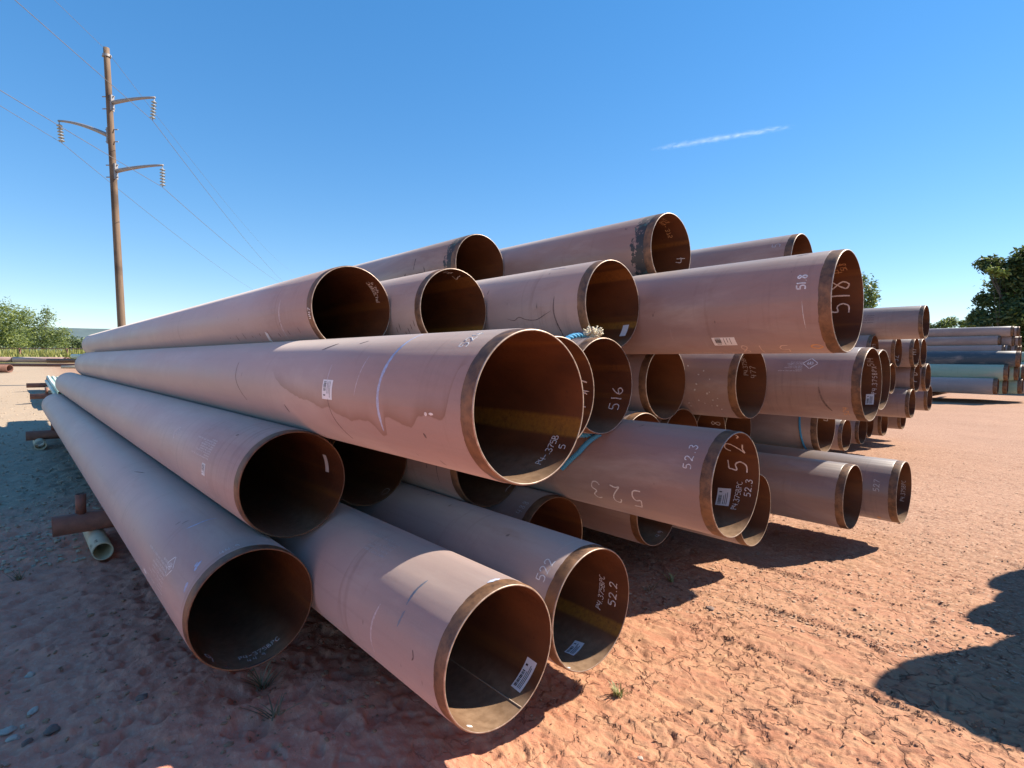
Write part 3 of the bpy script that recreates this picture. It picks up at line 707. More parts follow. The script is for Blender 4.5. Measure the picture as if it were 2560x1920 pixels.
# markings, each copied from the picture onto its own pipe
p = P[(2, 0)]
writing(p, '524', 132, .165, .055, '-a', False); stroke(p, [(104, .65), (125, .645), (150, .652), (175, .66), (196, .655), (206, .66)], w=.022, mat='mark_blue'); stroke(p, [(140, .86), (160, .865), (178, .88)], w=.008)
stroke(p, [(183, 1.17), (200, 1.15), (215, 1.11), (226, 1.08)], w=.006, mat='mark_dark'); stroke(p, [(150, 1.20), (170, 1.185)], w=.012, mat='mark_white')
patch(p, 175, 1.175, .10, .115, 0, False, 'square_sticker'); stroke(p, [(120, 1.36), (131, 1.47)], w=.018, mat='mark_dark'); stroke(p, [(117, 1.05), (122, 1.10)], w=.009, mat='mark_dark'); stroke(p, [(201, .33), (205, .32)], w=.014, mat='mark_dark'); stroke(p, [(197, 1.8), (206, 1.76)], w=.012, mat='mark_dark'); stroke(p, [(150, 2.75), (172, 2.7), (188, 2.6), (200, 2.5)], w=.006, mat='mark_dark')
stroke(p, [(184, .25), (186, .25)], w=.03, mat='chalk', name='chalk_tick'); stroke(p, [(184, .285), (187, .287)], w=.02, mat='chalk', name='chalk_tick'); writing(p, 'P4-.375B', 299, .10, .036, '+a', True, w=.0042, step=.0215); writing(p, '5', 319, .04, .036, '+a', True, w=.0042)
p = P[(1, 3)]
writing(p, '52.3', 160, .13, .05, '-a', False, w=.006, step=.048); writing(p, '523', 193, .44, .125, '+T', False, w=.009, step=.155)
writing(p, '523', 2, .07, .125, '+a', True, w=.009, step=.135); patch(p, 329, .20, .115, .085, 6, True); writing(p, 'P4.375BPC', 316, .10, .034, '+a', True, w=.0038, step=.0215, slant=-.1); writing(p, '52.3', 335, .04, .04, '+a', True, w=.006, step=.032)
p = P[(2, 2)]
writing(p, '516', 324, .07, .085, '+a', True, w=.008, step=.074)
p = P[(2, 1)]
writing(p, '197', 340, .045, .10, '+a', True, w=.008, step=.085); stroke(p, [(0, .03), (1, .12)], True, 'chalk', .008)
p = P[(3, 3)]
writing(p, '51.8', 170, .135, .05, '-a', False, w=.0085, step=.032); writing(p, '518', 237, .27, .10, '+T', False, 'chalk_peach', .008, step=.16); writing(p, '518', 350, .075, .12, '+a', True, w=.009, step=.098); writing(p, 'P4', 56, .10, .05, '-a', True, 'chalk_orange', .005); writing(p, '51.8', 46, .07, .035, '+a', True, 'chalk_orange', .004, step=.02)
patch(p, 228.5, .655, .075, .155, 0, False); stroke(p, [(240, .085), (237, .11), (239, .14), (243, .14), (245, .11), (242, .085), (240, .085)], mat='chalk_orange', w=.012, name='rust_ring')
stroke(p, [(182, .15), (214, .14)], mat='chalk_dim', w=.004); stroke(p, [(108, .19), (112, .21), (114, .25)], mat='mark_dark', w=.006)
p = P[(0, 0)]
stroke(p, [(118, .72), (108, .70), (96, .705), (88, .70)], mat='mark_blue', w=.016); stroke(p, [(138, .16), (134, .18), (128, .19)], mat='mark_blue', w=.022); stroke(p, [(136, .20), (131, .21)], mat='mark_blue', w=.016); stroke(p, [(157, .13), (151, .145), (148, .15)], mat='mark_blue', w=.026)
writing(p, '44.9', 114, .10, .035, '-a', False, 'chalk_dim', .004, step=.03); writing(p, 'P4-375BPC', 261, .10, .035, '+a', True, 'chalk', .004, step=.024); writing(p, '44.9', 267, .055, .03, '+a', True, 'chalk_dim', .004, step=.028); writing(p, '9', 226, .06, .09, '+a', True, 'chalk_dim', .006)
stencil(p, 181, .52, PRINT + PRINT[:2], .016, .0205, '+T', 'chalk', logo=(152, .50, .055), stretch=2.5); stroke(p, [(186, .98), (186, 1.08)], mat='chalk', w=.03, name='torn_sticker')
stroke(p, [(262, .008), (290, .008)], True, 'mark_dark', .014); stroke(p, [(243, .03), (248, .03)], True, 'mark_dark', .02, 'paint_daub'); stroke(p, [(103, 2.55), (112, 2.75)], mat='mark_dark', w=.01)
p = P[(1, 0)]
stencil(p, 162, .62, PRINT + PRINT[:2], .0135, .0150, '+T', 'chalk', logo=(150, 1.62, .05), stretch=2.6); patch(p, 176, .685, .075, .075, 0, False, 'torn_sticker'); patch(p, 10, .235, .115, .05, 0, True, bars=False); stroke(p, [(187, .62), (212, .60)], w=.008); stroke(p, [(124, .42), (126, .45)], mat='mark_dark', w=.012)
p = P[(0, 1)]
patch(p, 317, .085, .145, .065, -4, True); stroke(p, [(119, .335), (131, .352), (144, .355)], mat='mark_teal', w=.013); stroke(p, [(148, .345), (162, .36)], mat='mark_teal', w=.014); stroke(p, [(154, .53), (172, .56), (190, .57), (199, .56)], mat='mark_white', w=.014); stroke(p, [(95, .07), (82, .07)], mat='mark_blue', w=.02)
stencil(p, 99, .72, PRINT[:5], .022, -.026, '+T', 'chalk_dim'); stroke(p, [(239, .05), (243, .05), (245, .055)], True, 'paper', .018, 'paint_drop'); stroke(p, [(170, .22), (175, .21), (178, .22)], mat='mark_dark', w=.01)
b = MB(); b.tube([on_wall(293, .004, RI - .0005), on_wall(293, 1.5, RI - .0005), on_wall(293, 8, RI - .0005)], .0035, 6); obj('weld_seam', b.mesh('weld_seam', M['bore']), p)
p = P[(0, 2)]
writing(p, '522', 146, .105, .058, '-a', False, w=.006, step=.043); patch(p, 281, .17, .11, .06, 8, True); writing(p, 'P4.375BPC', 331, .16, .035, '+a', True, w=.004, step=.022, slant=.2); writing(p, '52.2', 340, .075, .05, '+a', True, w=.006, step=.038); stroke(p, [(238, .03), (244, .04)], True, 'paper', .014, 'paint_drop')
p = P[(2, 6)]
stencil(p, 159, .44, PRINT, .0105, .0140, '+T', 'chalk', logo=(146, .385, .052), stretch=1.5); patch(p, 332, .075, .10, .06, 5, True); writing(p, 'P4.375BPX', 342, .035, .035, '+a', True, 'chalk_dim', .006, step=.030); writing(p, '514', 30, .05, .05, '+a', True, 'chalk_dim', .006, step=.04)
writing(p, '524', 234, .10, .04, '-a', False, 'chalk_orange', .006, step=.036); stroke(p, [(184, .30), (200, .285), (216, .25), (226, .22)], mat='mark_dark', w=.016)
p = P[(3, 0)]
writing(p, 'P4.375BPC', 15, .13, .045, '+a', True, w=.005, step=.020); writing(p, '44.9', 30, .08, .04, '+a', True, w=.005, step=.026); stroke(p, [(163, .57), (180, .58), (200, .585), (222, .59)], mat='mark_white', w=.022); writing(p, '447', 196, .01, .04, '-a', False, 'chalk', .006, step=.026); patch(p, 216, .98, .09, .05, 20, False, 'torn_sticker', bars=False)
for k in range(9): stroke(p, [(205 + 3 * (k % 3), .3 + .21 * k), (213 + 2 * (k % 4), .29 + .21 * k)], mat='mark_dark', w=random.uniform(.006, .016), name='scuff')
p = P[(3, 1)]
writing(p, '47', 88, .09, .09, '-a', True, w=.008, step=.09); stroke(p, [(95, .08), (80, .10)], mat='mark_blue', w=.03)
for k in range(6): stroke(p, [(196 + 5 * k % 17, .1 + .05 * k), (206 + 4 * k % 13, .1 + .052 * k)], mat='mark_dark', w=.008, name='scuff')
p = P[(3, 2)]
patch(p, 326, .085, .10, .05, 4, True, bars=False); stroke(p, [(194, .75), (197, .68), (193, .62), (197, .55), (198, .45), (192, .36), (188, .30)], mat='mark_dark', w=.006, name='tide_line'); stroke(p, [(170, .27), (190, .275), (215, .255), (226, .26)], mat='mark_dark', w=.012, name='tide_line'); stroke(p, [(120, .30), (118, .45)], mat='mark_white', w=.008)
p = P[(4, 3)]
writing(p, 'P4-.375', 72, .14, .04, '-a', True, 'chalk_orange', .005, step=.03); writing(p, '478', 80, .10, .035, '-a', True, 'chalk_orange', .004, step=.03); writing(p, '4', 350, .05, .085, '+a', True, w=.007)
p = P[(4, 2)]
writing(p, '1', 178, .72, .12, '-T', False, 'mark_dark', .014); stroke(p, [(176, .52), (186, .50)], mat='mark_dark', w=.014); stroke(p, [(186, .5), (186, .66)], mat='mark_dark', w=.01); stroke(p, [(182, .86), (196, .90)], mat='mark_dark', w=.024)
p = P[(4, 6)]; writing(p, '5', 150, .12, .08, '-a', False, 'chalk_dim', .006)
p = P[(2, 5)]; writing(p, 'P4.375BPC', 10, .16, .04, '+a', True, 'chalk_dim', .005, step=.026); writing(p, '477', 6, .09, .05, '+a', True, 'chalk_dim', .005, step=.04)
for k in range(26): stroke(p, [(150 + random.uniform(0, 80), random.uniform(.1, .8))] * 2 + [(150 + random.uniform(0, 80), random.uniform(.1, .8))] if False else [(q := 150 + random.uniform(0, 75), tt := random.uniform(.12, .8)), (q + random.uniform(1, 3), tt + random.uniform(-.02, .02))], mat='chalk_dim', w=random.uniform(.006, .02), name='flaked_paint')
writing(P[(1, 6)], '88', 358, .05, .09, '+a', True, w=.007, step=.08); writing(P[(1, 7)], '15', 20, .05, .10, '+a', True, w=.007, step=.06)
p = P[(1, 9)]; writing(p, '491', 5, .05, .075, '+a', True, w=.009, step=.06); patch(p, 55, .05, .09, .05, 0, True, bars=False); stroke(p, [(215, .03), (219, .03)], True, 'paper', .03, 'paint_drop')
p = P[(0, 3)]; writing(p, '488', 138, .10, .05, '-a', False, 'chalk_dim', .004, step=.04)
p = P[(1, 1)]; stroke(p, [(297, .07), (303, .10), (309, .09), (309, .05), (303, .04), (297, .07)], True, 'chalk_dim', .005, 'chalk_ring')
p = P[(0, 9)]; writing(p, '527', 175, .14, .05, '-a', False, 'chalk_dim', .006, step=.042); writing(p, 'P4.375BPC', 330, .05, .035, '+a', True, 'chalk_dim', .005, step=.026); stroke(p, [(232, .15), (236, .17)], mat='chalk_orange', w=.04, name='rust_spot'); stroke(p, [(185, .34), (215, .29)], mat='mark_dark', w=.012)
p = P[(1, 2)]; stroke(p, [(320, .04), (312, .06), (306, .05)], True, 'chalk_dim', .005); stroke(p, [(110, .22), (160, .22), (205, .22)], mat='mark_dark', w=.008)
p = P[(0, 5)]; writing(p, '49', 292, .05, .05, '+a', True, 'chalk_dim', .005, step=.045)

# ropes: thrown round two pipe ends
def rope_ring(pipe_key, T, r_, label, fray=False, tail=None, a0=0, a1=360):
    a, ds, dz = NEAR[pipe_key]; mw = pipe_matrix(S0 + GP * (pipe_key[0] / 2 + pipe_key[1]) + ds, a, Z0 + ROWZ * pipe_key[0] + dz)
    root = empty('rope_ring', mw); tag(root, label, 'rope')
    n = 150; b = MB()
    for strand in range(3):
        pts = []
        for k in range(n + 1):
            q = R(a0 + (a1 - a0) * k / n); tw = k * .85 + strand * 2.094
            rr = RO + r_ + .55 * r_ * math.cos(tw); pts.append((rr * math.cos(q), T + .03 * math.sin(q * 1.0) + .55 * r_ * math.sin(tw), rr * math.sin(q)))
        b.tube(pts, r_ * .62, 7)
    obj('rope', b.mesh('rope', M['rope']), root)
    if tail:
        b = MB()
        for strand in range(3):
            pts = [];
            for k in range(81):
                t = k / 80; q = tail(t); tw = k * .9 + strand * 2.094
                pts.append(q + .55 * r_ * np.array([math.cos(tw), math.sin(tw), .3 * math.sin(tw)]))
            b.tube(pts, r_ * .62, 7)
        obj('rope_tail', b.mesh('rope_tail', M['rope']), root)
    if fray:
        b = MB(); c0 = np.array(on_wall(88, T - .06, RO + r_))
        for k in range(130):
            d_ = np.array([random.gauss(.15, .8), random.gauss(-.25, .6), abs(random.gauss(.45, .45))]); d_ /= np.linalg.norm(d_); l = random.uniform(.015, .058)
            p0 = c0 + np.array([random.uniform(-.028, .034), random.uniform(-.025, .025), random.uniform(-.010, .018)]); kk = np.array([random.gauss(0, .018), random.gauss(0, .018), random.gauss(0, .010)])
            b.tube([p0, p0 + d_ * l * .4 + kk * .6, p0 + d_ * l * .75 + kk, p0 + d_ * l + kk * .4 - np.array([0, 0, random.uniform(0, .03)])], [.0045, .0042, .0034, .0018], 4)
        obj('frayed_end', b.mesh('frayed_end', M['rope_end']), root)
    return root
# tail of the first rope hangs behind the mouth and lies against the pipe below
_o1 = NEAR[(2, 2)]; _o2 = NEAR[(1, 3)]
_off = np.array([GP * (.5 + 3) + _o2[1] - GP * (1 + 2) - _o2[1] * 0 - _o1[1], _o2[0] - _o1[0], -ROWZ + _o2[2] - _o1[2]])
def _tail(t):
    an = np.interp(t, [0, .25, .6, 1], [137, 146, 162, 184]); T = np.interp(t, [0, .25, .6, 1], [.80, .84, .90, 1.04]); return np.array(on_wall(an, T, RO + .022 + .01 * math.sin(t * 3))) + _off
rope_ring((2, 2), .17, .016, 'twisted blue rope with a frayed cream end round the pipe chalked 516', True, tail=_tail)
rope_ring((1, 9), .17, .010, 'thin blue rope band round the pipe chalked 491')

# --- the second stack, further right along the aisle
SEC = [(4, 12.3, 2.21, 'top pipe of the second stack, alone on its crest, long and clean'),
 (3, 12.0, 2.93, 'second-stack pipe just right of the mouth chalked 518, chalk scribble in its own mouth'), (3, 12.61, 3.8, None), (3, 13.2, 2.81, 'second-stack pipe under the crest with rusty bright mouth'), (3, 13.81, 2.63, 'second-stack pipe under the crest with a white chalk dash on its side'), (3, 14.42, 2.62, 'second-stack pipe at the right end of its fourth layer, black mouth'),
 (2, 11.7, 3.9, None), (2, 12.3, 3.6, None), (2, 12.9, 2.84, 'second-stack pipe showing a thin bright rim beside the diamond-logo pipe'), (2, 13.5, 3.6, None), (2, 14.11, 2.66, 'second-stack pipe with a chalked D in its mouth'), (2, 14.72, 2.58, 'second-stack pipe right of the one with the chalked D'),
 (1, 11.4, 3.6, None), (1, 12.0, 3.5, None), (1, 12.61, 3.4, None), (1, 13.2, 3.4, None), (1, 13.81, 2.67, 'second-stack pipe jutting forward with a sunlit top by its rim'), (1, 14.42, 3.4, None), (1, 15.03, 3.4, None), (1, 15.64, 3.3, None), (1, 16.25, 2.80, 'second-stack pipe at the far right end of its second layer'),
 (0, 11.7, 3.27, 'lowest second-stack pipe nearest the diamond-logo pipe, bright mouth floor'), (0, 12.31, 3.9, None), (0, 12.92, 3.32, 'lowest second-stack pipe with thin pale rim, second visible from the left'), (0, 13.53, 3.9, None), (0, 14.14, 3.5, 'lowest second-stack pipe with dark plain mouth, third visible from the left'), (0, 14.75, 3.36, 'lowest second-stack pipe with light shining through below its rim'), (0, 15.36, 3.9, None), (0, 15.97, 3.9, None), (0, 16.58, 3.38, 'lowest second-stack pipe at the right end of its row')]
SG = 'pipes of the second stack'; cnt = {}
for row, s_, a, lab in SEC:
    cnt[row] = cnt.get(row, 0) + 1
    q = make_pipe(pipe_matrix(s_, a, -1.39 + ROWZ * row), lab or f'recessed second-stack pipe, {ORD[cnt[row] - 1]} from the left in its {LAY[row]}', SG)
    if lab and 'chalked D' in lab and 'with a' in lab: writing(q, 'D', 8, .05, .13, '+a', True, w=.014); writing(q, 'P', 340, .05, .10, '+a', True, w=.012)
    if lab and 'scribble' in lab: writing(q, 'P4375', 345, .06, .05, '+a', True, 'chalk_dim', .008, step=.05)
    if lab and 'dash' in lab: stroke(q, [(180, .30), (205, .27)], mat='chalk', w=.02); writing(q, '197', 350, .06, .07, '+a', True, w=.011, step=.06)
    if lab and 'rusty bright' in lab: writing(q, '52', 320, .05, .10, '+a', True, 'chalk_dim', .011)
    if row == 4: stencil(q, 150, .75, PRINT[:4], .035, -.045, '+T', 'mark_dark')

# --- the far stack seen side-on: wider pipes in green, blue, grey and mauve
R3 = .380
MS3 = {k: pipe_meshes(k, R3, R3 - .003, R3 - .014, 12.2, .16, 48, '_wide_' + k) for k in ('coat_mauve', 'coat_grey', 'coat_green', 'coat_blue')}
FAR = [(0, 0, 3.36, 'coat_grey'), (0, 1, 3.09, 'coat_green'), (0, 2, 2.62, 'coat_green'), (0, 3, 2.3, 'coat_grey'), (0, 4, 2.4, 'coat_green'), (0, 5, 2.4, 'coat_green'),
 (1, 0, 3.04, 'coat_green'), (1, 1, 2.74, 'coat_green'), (1, 2, 2.53, 'coat_green'), (1, 3, 2.2, 'coat_green'), (1, 4, 2.3, 'coat_green'),
 (2, 0, 2.67, 'coat_blue'), (2, 1, 3.0, 'coat_green'), (2, 2, 3.0, 'coat_green'), (2, 3, 3.0, 'coat_green')]
TOPS = [(0, 0, 3.28), (0, 1, 3.12), (0, 2, 2.9), (0, 3, 2.8), (1, 0, 3.46), (1, 1, 3.0), (1, 2, 2.8), (2, 0, 3.03), (2, 1, 2.85)]
cname = {'coat_grey': 'grey', 'coat_green': 'mint-green', 'coat_blue': 'dark blue', 'coat_mauve': 'mauve'}
L3 = ['lowest layer', 'second layer', 'third layer', 'fourth layer', 'fifth layer', 'topmost layer']
D3 = ['front', 'second from the front', 'third from the front', 'fourth from the front', 'fifth from the front', 'sixth from the front']
for row, col, a, coat in FAR:
    make_pipe(pipe_matrix(34.6 + R3 * 2 * (col + row / 2), a, -1.12 + row * R3 * 2 * .866), f'wide {cname[coat]} pipe of the far stack, {D3[col]} in its {L3[row]}', 'pipes of the far side-on stack', coat, ms=MS3[coat], L=12.2, name='wide_pipe')
MSM = pipe_meshes('coat_mauve', .25, .2475, .238, 12.2, .10, 48, '_mauve')
for row, col, a in TOPS:
    make_pipe(pipe_matrix(35.75 + .5 * (col + row / 2), a, .62 + row * .47), f'slim mauve pipe on the far stack, {D3[col]} in the {["lowest", "middle", "topmost"][row]} mauve layer', 'mauve pipes on the far stack', 'coat_mauve', ms=MSM, L=12.2, name='slim_pipe')
for k, (s_, z) in enumerate(((47, -1.0), (47.8, -1.0), (47.4, -.33), (48.6, -1.0), (48.2, -.33), (47.8, .34))):
    make_pipe(pipe_matrix(s_, 0.3, z), f'wide green pipe in the rearmost bundle, {["lowest", "lowest", "middle", "lowest", "middle", "top"][k]} level, {["nearest", "second", "nearest", "third", "second", "only one"][k]} there', 'pipes of the rearmost bundle', 'coat_green', ms=MS3['coat_green'], L=12.2, name='wide_pipe')
# --- the opposite stack across the aisle, out of frame, whose shadow falls on the clay
OPP = [(3, 6.15, -.59), (3, 6.77, -1.05), (3, 7.38, -1.1), (3, 8.0, -.92), (3, 8.61, -.83), (3, 9.22, -1.2), (2, 5.84, -.42), (2, 6.46, -.66), (2, 7.07, -.50), (2, 7.68, -.60), (2, 8.3, -1.4), (2, 8.91, -1.1), (2, 9.52, -1.1)] + [(1, 5.54 + .614 * k, -1.6) for k in range(8)] + [(0, 5.23 + .614 * k, -1.8) for k in range(9)]
cnt = {}
for row, s_, a in OPP:
    cnt[row] = cnt.get(row, 0) + 1
    make_pipe(pipe_matrix(s_, a - LEN, Z0 + ROWZ * row), f'unseen pipe of the opposite aisle stack, {ORD[cnt[row] - 1]} in its {LAY[row]}', 'unseen pipes of the stack across the aisle')

# ------------------------------------------------------------------ sills, spacers and racks
def along_tube(name, parent, p0, p1, r_, mat, hollow=True, n=24):
    p0 = np.array(p0); p1 = np.array(p1); t = (p1 - p0) / np.linalg.norm(p1 - p0); u = (np.array([0, 0, 1.]) if abs(t[2]) < .9 else np.array([1., 0, 0])); u = u - t * (t @ u); u /= np.linalg.norm(u); w = np.cross(t, u); V = []; F = []
    ri = r_ * .88; prof = [(ri, .6, 0), (ri, 0, 0), (r_, 0, 0), (r_, 0, 1), (ri, 0, 1), (ri, -.6, 1)]
    ln = np.linalg.norm(p1 - p0)
    prof = [(ri, min(.6, ln * .45)), (ri, 0), (r_, 0), (r_, ln), (ri, ln), (ri, ln - min(.6, ln * .45))]
    for (rr, d_) in prof:
        for k in range(n): q = 2 * math.pi * k / n; V.append(p0 + t * d_ + rr * (math.cos(q) * w + math.sin(q) * u))
    for i in range(len(prof) - 1):
        for k in range(n): F.append((i * n + k, i * n + (k + 1) % n, (i + 1) * n + (k + 1) % n, (i + 1) * n + k))
    b = MB(); b.add(V, F); me = b.mesh(name, mat, False); me.polygons.foreach_set('use_smooth', [abs(i // n - 2) == 0 or i // n in (0, 4) for i in range(len(me.polygons))])
    return obj(name, me, parent)
def sill(s0, s1, a, ztop, r_, label, group, stub_s=None, stub_h=.19):
    root = empty('support_sill'); tag(root, label, 'sill', group)
    along_tube('beam', root, W(s0, a, ztop - r_), W(s1, a, ztop - r_), r_, M['rust_sill'])
    if stub_s is not None: along_tube('stop_post', root, W(stub_s, a, ztop - .03), W(stub_s, a, ztop + stub_h), r_ * .44, M['rust_sill'], n=16)
    return root
def spacer(s_, a, r_, L, label, group, gz=None, mat='cream'):
    pt = W(s_, a, 0); z = float(ground(pt[0], pt[1])) - CAMZ + r_ if gz is None else gz
    root = empty('spacer_pipe'); tag(root, label, 'short pipe', group)
    along_tube('tube', root, W(s_, a, z), W(s_, a + L, z), r_, M[mat])
    return root
SL = 'sills under the near stack'
sill(.262, 8.2, 6.94, -1.545, .10, 'dark rusty sill pipe with a short stop post, just below the leftmost pipe', SL, .487)
sill(.205, 8.2, 15.55, -1.545, .10, 'rusty rear sill pipe poking out beneath the far end of the leftmost pipe', SL, .66)
sp_ = spacer(.60, 6.36, .084, .95, 'cream-painted short pipe with black print under the front sill', 'spacer pipes under the sills')
b = MB()
for k, ln in enumerate(['MI9', '01A']):
    V, F = text_mesh(ln); q0 = W(.60, 6.40, float(ground(*W(.60, 6.4, 0)[:2])) - CAMZ + .084)
    out = []
    for (x, y, z) in V:
        aa = R(150) - (y * .045 - k * .055 + .03) / .085; tt = .04 + x * .06; rr = .0852
        out.append(q0 + rr * (math.cos(aa) * SV + math.sin(aa) * np.array([0, 0, 1.])) + tt * np.array([DV[0], DV[1], 0]))
    b.add(out, F)
obj('stencilled_print', b.mesh('stencilled_print', M['black_ink'], False), sp_)
for s_ in (3.4, 6.4): spacer(s_, 6.5, .084, .8, f'cream short pipe beneath the front sill, {"middle" if s_ < 5 else "right"} one', 'spacer pipes under the sills')
spacer(.42, 15.0, .10, .9, 'grey-white short pipe lying below the rear sill', 'spacer pipes under the sills')
for s_ in (3.4, 6.4): spacer(s_, 15.2, .084, .8, f'cream short pipe beneath the rear sill, {"middle" if s_ < 5 else "right"} one', 'spacer pipes under the sills')
for k, (s0, s1) in enumerate(((11.2, 17.2),)):
    sill(s0, s1, 7.5, -1.695, .10, 'rusty sill pipe under the second stack', 'sills under the second stack')
    sill(s0, s1, 15.5, -1.695, .10, 'rear rusty sill pipe under the second stack', 'sills under the second stack')
sill(34.2, 40, 6.0, -1.50, .12, 'rusty sill pipe in the shade under the far side-on stack', 'sills under the far stack'); sill(34.2, 40, 12.5, -1.50, .12, 'rear rusty sill pipe under the far side-on stack', 'sills under the far stack')
# empty rack beyond, with a bundle of thin mint pipes
RK = 'sills of the empty rack behind the near stack'
sill(.50, 6.0, 26.8, -1.28, .10, 'sunlit red-brown rack sill with stop post, nearer of the two bare ones', RK, .98, .22)
sill(.49, 6.0, 31.8, -1.05, .10, 'sunlit red-brown rack sill with stop post, farther of the two bare ones', RK, 1.2, .22)
spacer(.98, 25.8, .115, .35, 'pale sunlit short pipe standing as foot under the nearer bare rack sill', 'spacer pipes of the empty rack')
spacer(1.2, 31.2, .115, .5, 'pale short pipe as foot under the farther bare rack sill', 'spacer pipes of the empty rack')
for k in range(7):
    r_ = .075; up_ = k >= 4; s_ = 1.18 + (k % 4) * .153 + (.0765 if up_ else 0); a_ = 24.0 + .3 * ((k * 2) % 3); zs = lambda a: -1.28 + .046 * (a - 26.8) + r_ + (.131 if up_ else 0)
    root = empty('thin_pipe'); tag(root, f'thin mint-green pipe bundled on the empty rack, {["first", "second", "third", "fourth"][k % 4]} from left in the {"upper" if up_ else "lower"} layer', 'pipe', 'thin mint pipes on the empty rack')
    along_tube('tube', root, W(s_, a_, zs(a_)), W(s_, a_ + 7.9, zs(a_ + 7.9)), r_, M['coat_mint'], n=16)
# far row of pipes laid along the fence (they run across the view)
def cross_pipe(x0, x1, y, r_, zc, mat, label, group='pipes lying along the far fence', band=True, yaw=0.0):
    root = empty('far_pipe'); tag(root, label, 'pipe', group)
    along_tube('tube', root, (x0, y, zc), (x1, y + yaw, zc), r_, M[mat], n=24)
    if band:
        b = MB(); b.tube([(x1 - .25, y + yaw, zc), (x1 - .02, y + yaw, zc)], r_ * 1.012, 24, False); obj('bare_end', b.mesh('bare_end', M['bare']), root)
    return root
def gz(x, y): return float(ground(x, y))
cross_pipe(-55, -45.75, 50.2, .245, gz(-48, 50) + .30, 'coat_pink', 'pink coated pipe along the far fence, left of its joint')
cross_pipe(-45.7, -40.75, 50.0, .245, gz(-44, 50) + .30, 'coat_pink', 'pink coated pipe along the far fence, right of its joint')
cross_pipe(-41.2, -30, 51.0, .19, gz(-40, 50) + .62, 'coat_mint', 'pale mint pipe lying on top behind the pink ones')
cross_pipe(-38.8, -25, 45.5, .17, gz(-37, 45) + .40, 'bare', 'dark brown pipe in front of the mint one', band=False)
cross_pipe(-42.0, -24, 43.2, .12, gz(-37, 43) + .14, 'rust_sill', 'long thin rust-red pipe lying lowest by the far fence', band=False)
cross_pipe(-46, -32.75, 35.5, .26, gz(-33, 35.5) + .28, 'rust_sill', 'rust-orange pipe end entering from the left edge of the yard', band=False)
cross_pipe(-33.5, -31.4, 40.5, .10, gz(-32, 40.5) + .10, 'cream', 'short grey offcut lying on the gravel before the rust-red pipe', band=False)

# fence beyond
fr = empty('pipe_fence'); tag(fr, 'thin rusty pipe rail fence across the tall yellow grass', 'fence')
xs = [-66, -54.2, -49.0, -43.8, -38.6, -33.4, -28.2, -23]; ztop = 1.15 + CAMZ
b = MB(); b.tube([(x, 60, ztop + (.03 if i % 2 else 0)) for i, x in enumerate(xs)], .045, 8); obj('top_rail', b.mesh('top_rail', M['rust_sill']), fr)
b = MB(); b.tube([(x, 60, ztop - .55) for x in xs], .02, 6); obj('lower_wire', b.mesh('lower_wire', M['rust_sill']), fr)
pm = MB(); pm.tube([(0, 0, -.3), (0, 0, 1.25)], .10, 10); pmesh = pm.mesh('fence_post', M['rust_sill'])
for x in xs:
    o = obj('fence_post', pmesh, fr); o.location = (x, 60, ztop - 1.2)

# ------------------------------------------------------------------ power pole and its lines
def pole():
    root = empty('power_pole'); tag(root, 'tall brown wooden power pole with three curved arms and hanging insulators', 'power pole')
    bx, by, bz = -19.93, 28.0, 0.4; tx, tz = -20.432, 15.619 + CAMZ
    b = MB(); n = 14; b.tube([(bx + (tx - bx) * k / n, by, bz + (tz - bz) * k / n) for k in range(n + 1)], [.188 - .055 * k / n for k in range(n + 1)], 20); obj('shaft', b.mesh('shaft', M['pole_wood']), root)
    px = lambda z: bx + (tx - bx) * (z - bz) / (tz - bz)
    b = MB(); b.tube([(px(tz - .42), by, tz - .45), (px(tz - .35), by, tz - .33)], .185, 16); b.box((px(tz - .4), by, tz - .40), (.46, .06, .07)); obj('top_band', b.mesh('top_band', M['galv'], False), root)
    for (zr, tip, ins) in ((12.926 + CAMZ, (-18.041, 13.197 + CAMZ), (-18.2, 12.07 + CAMZ)), (11.30 + CAMZ, (-22.956, 12.021 + CAMZ), (-22.8, 10.92 + CAMZ)), (9.532 + CAMZ, (-17.708, 9.84 + CAMZ), (-17.76, 8.74 + CAMZ))):
        sg = 1 if tip[0] > px(zr) else -1; x0 = px(zr) + sg * .15; pts = []; rr = []
        for k in range(9):
            t = k / 8; pts.append((x0 + (tip[0] - x0) * t, by, zr + (tip[1] - zr) * (1 - (1 - t) ** 1.7))); rr.append(.105 - .055 * t)
        b = MB(); b.tube(pts, rr, 10); arm = obj('cross_arm', b.mesh('cross_arm', M['galv']), root)
        b = MB(); b.box((x0 - sg * .01, by, zr - .02), (.07, .22, .78)); 
        for dz in (-.3, .3): b.tube([(x0 - sg * .5, by, zr + dz), (x0 + sg * .12, by, zr + dz)], .03, 6)
        obj('mounting_plate', b.mesh('mounting_plate', M['galv'], False), arm)
        top = np.array([tip[0] - sg * .04, by, tip[1] - .05]); bot = np.array([ins[0], by, ins[1]]); V = MB(); st = MB()
        st.tube([top, bot], .02, 6)
        nd = 6
        for k in range(nd):
            c0 = top + (bot - top) * ((k + 1.1) / (nd + 1.0)); ax = (bot - top) / np.linalg.norm(bot - top)
            V.tube([c0 - ax * .055, c0 - ax * .045, c0 - ax * .0, c0 + ax * .03, c0 + ax * .035], [.035, .05, .10, .135, .04], 12)
        o = obj('insulator', V.mesh('insulator', M['glass_grey']), arm); obj('hanger_rod', st.mesh('hanger_rod', M['galv']), arm)
    return root
pole()
THR, THL = -.3112, -.2093
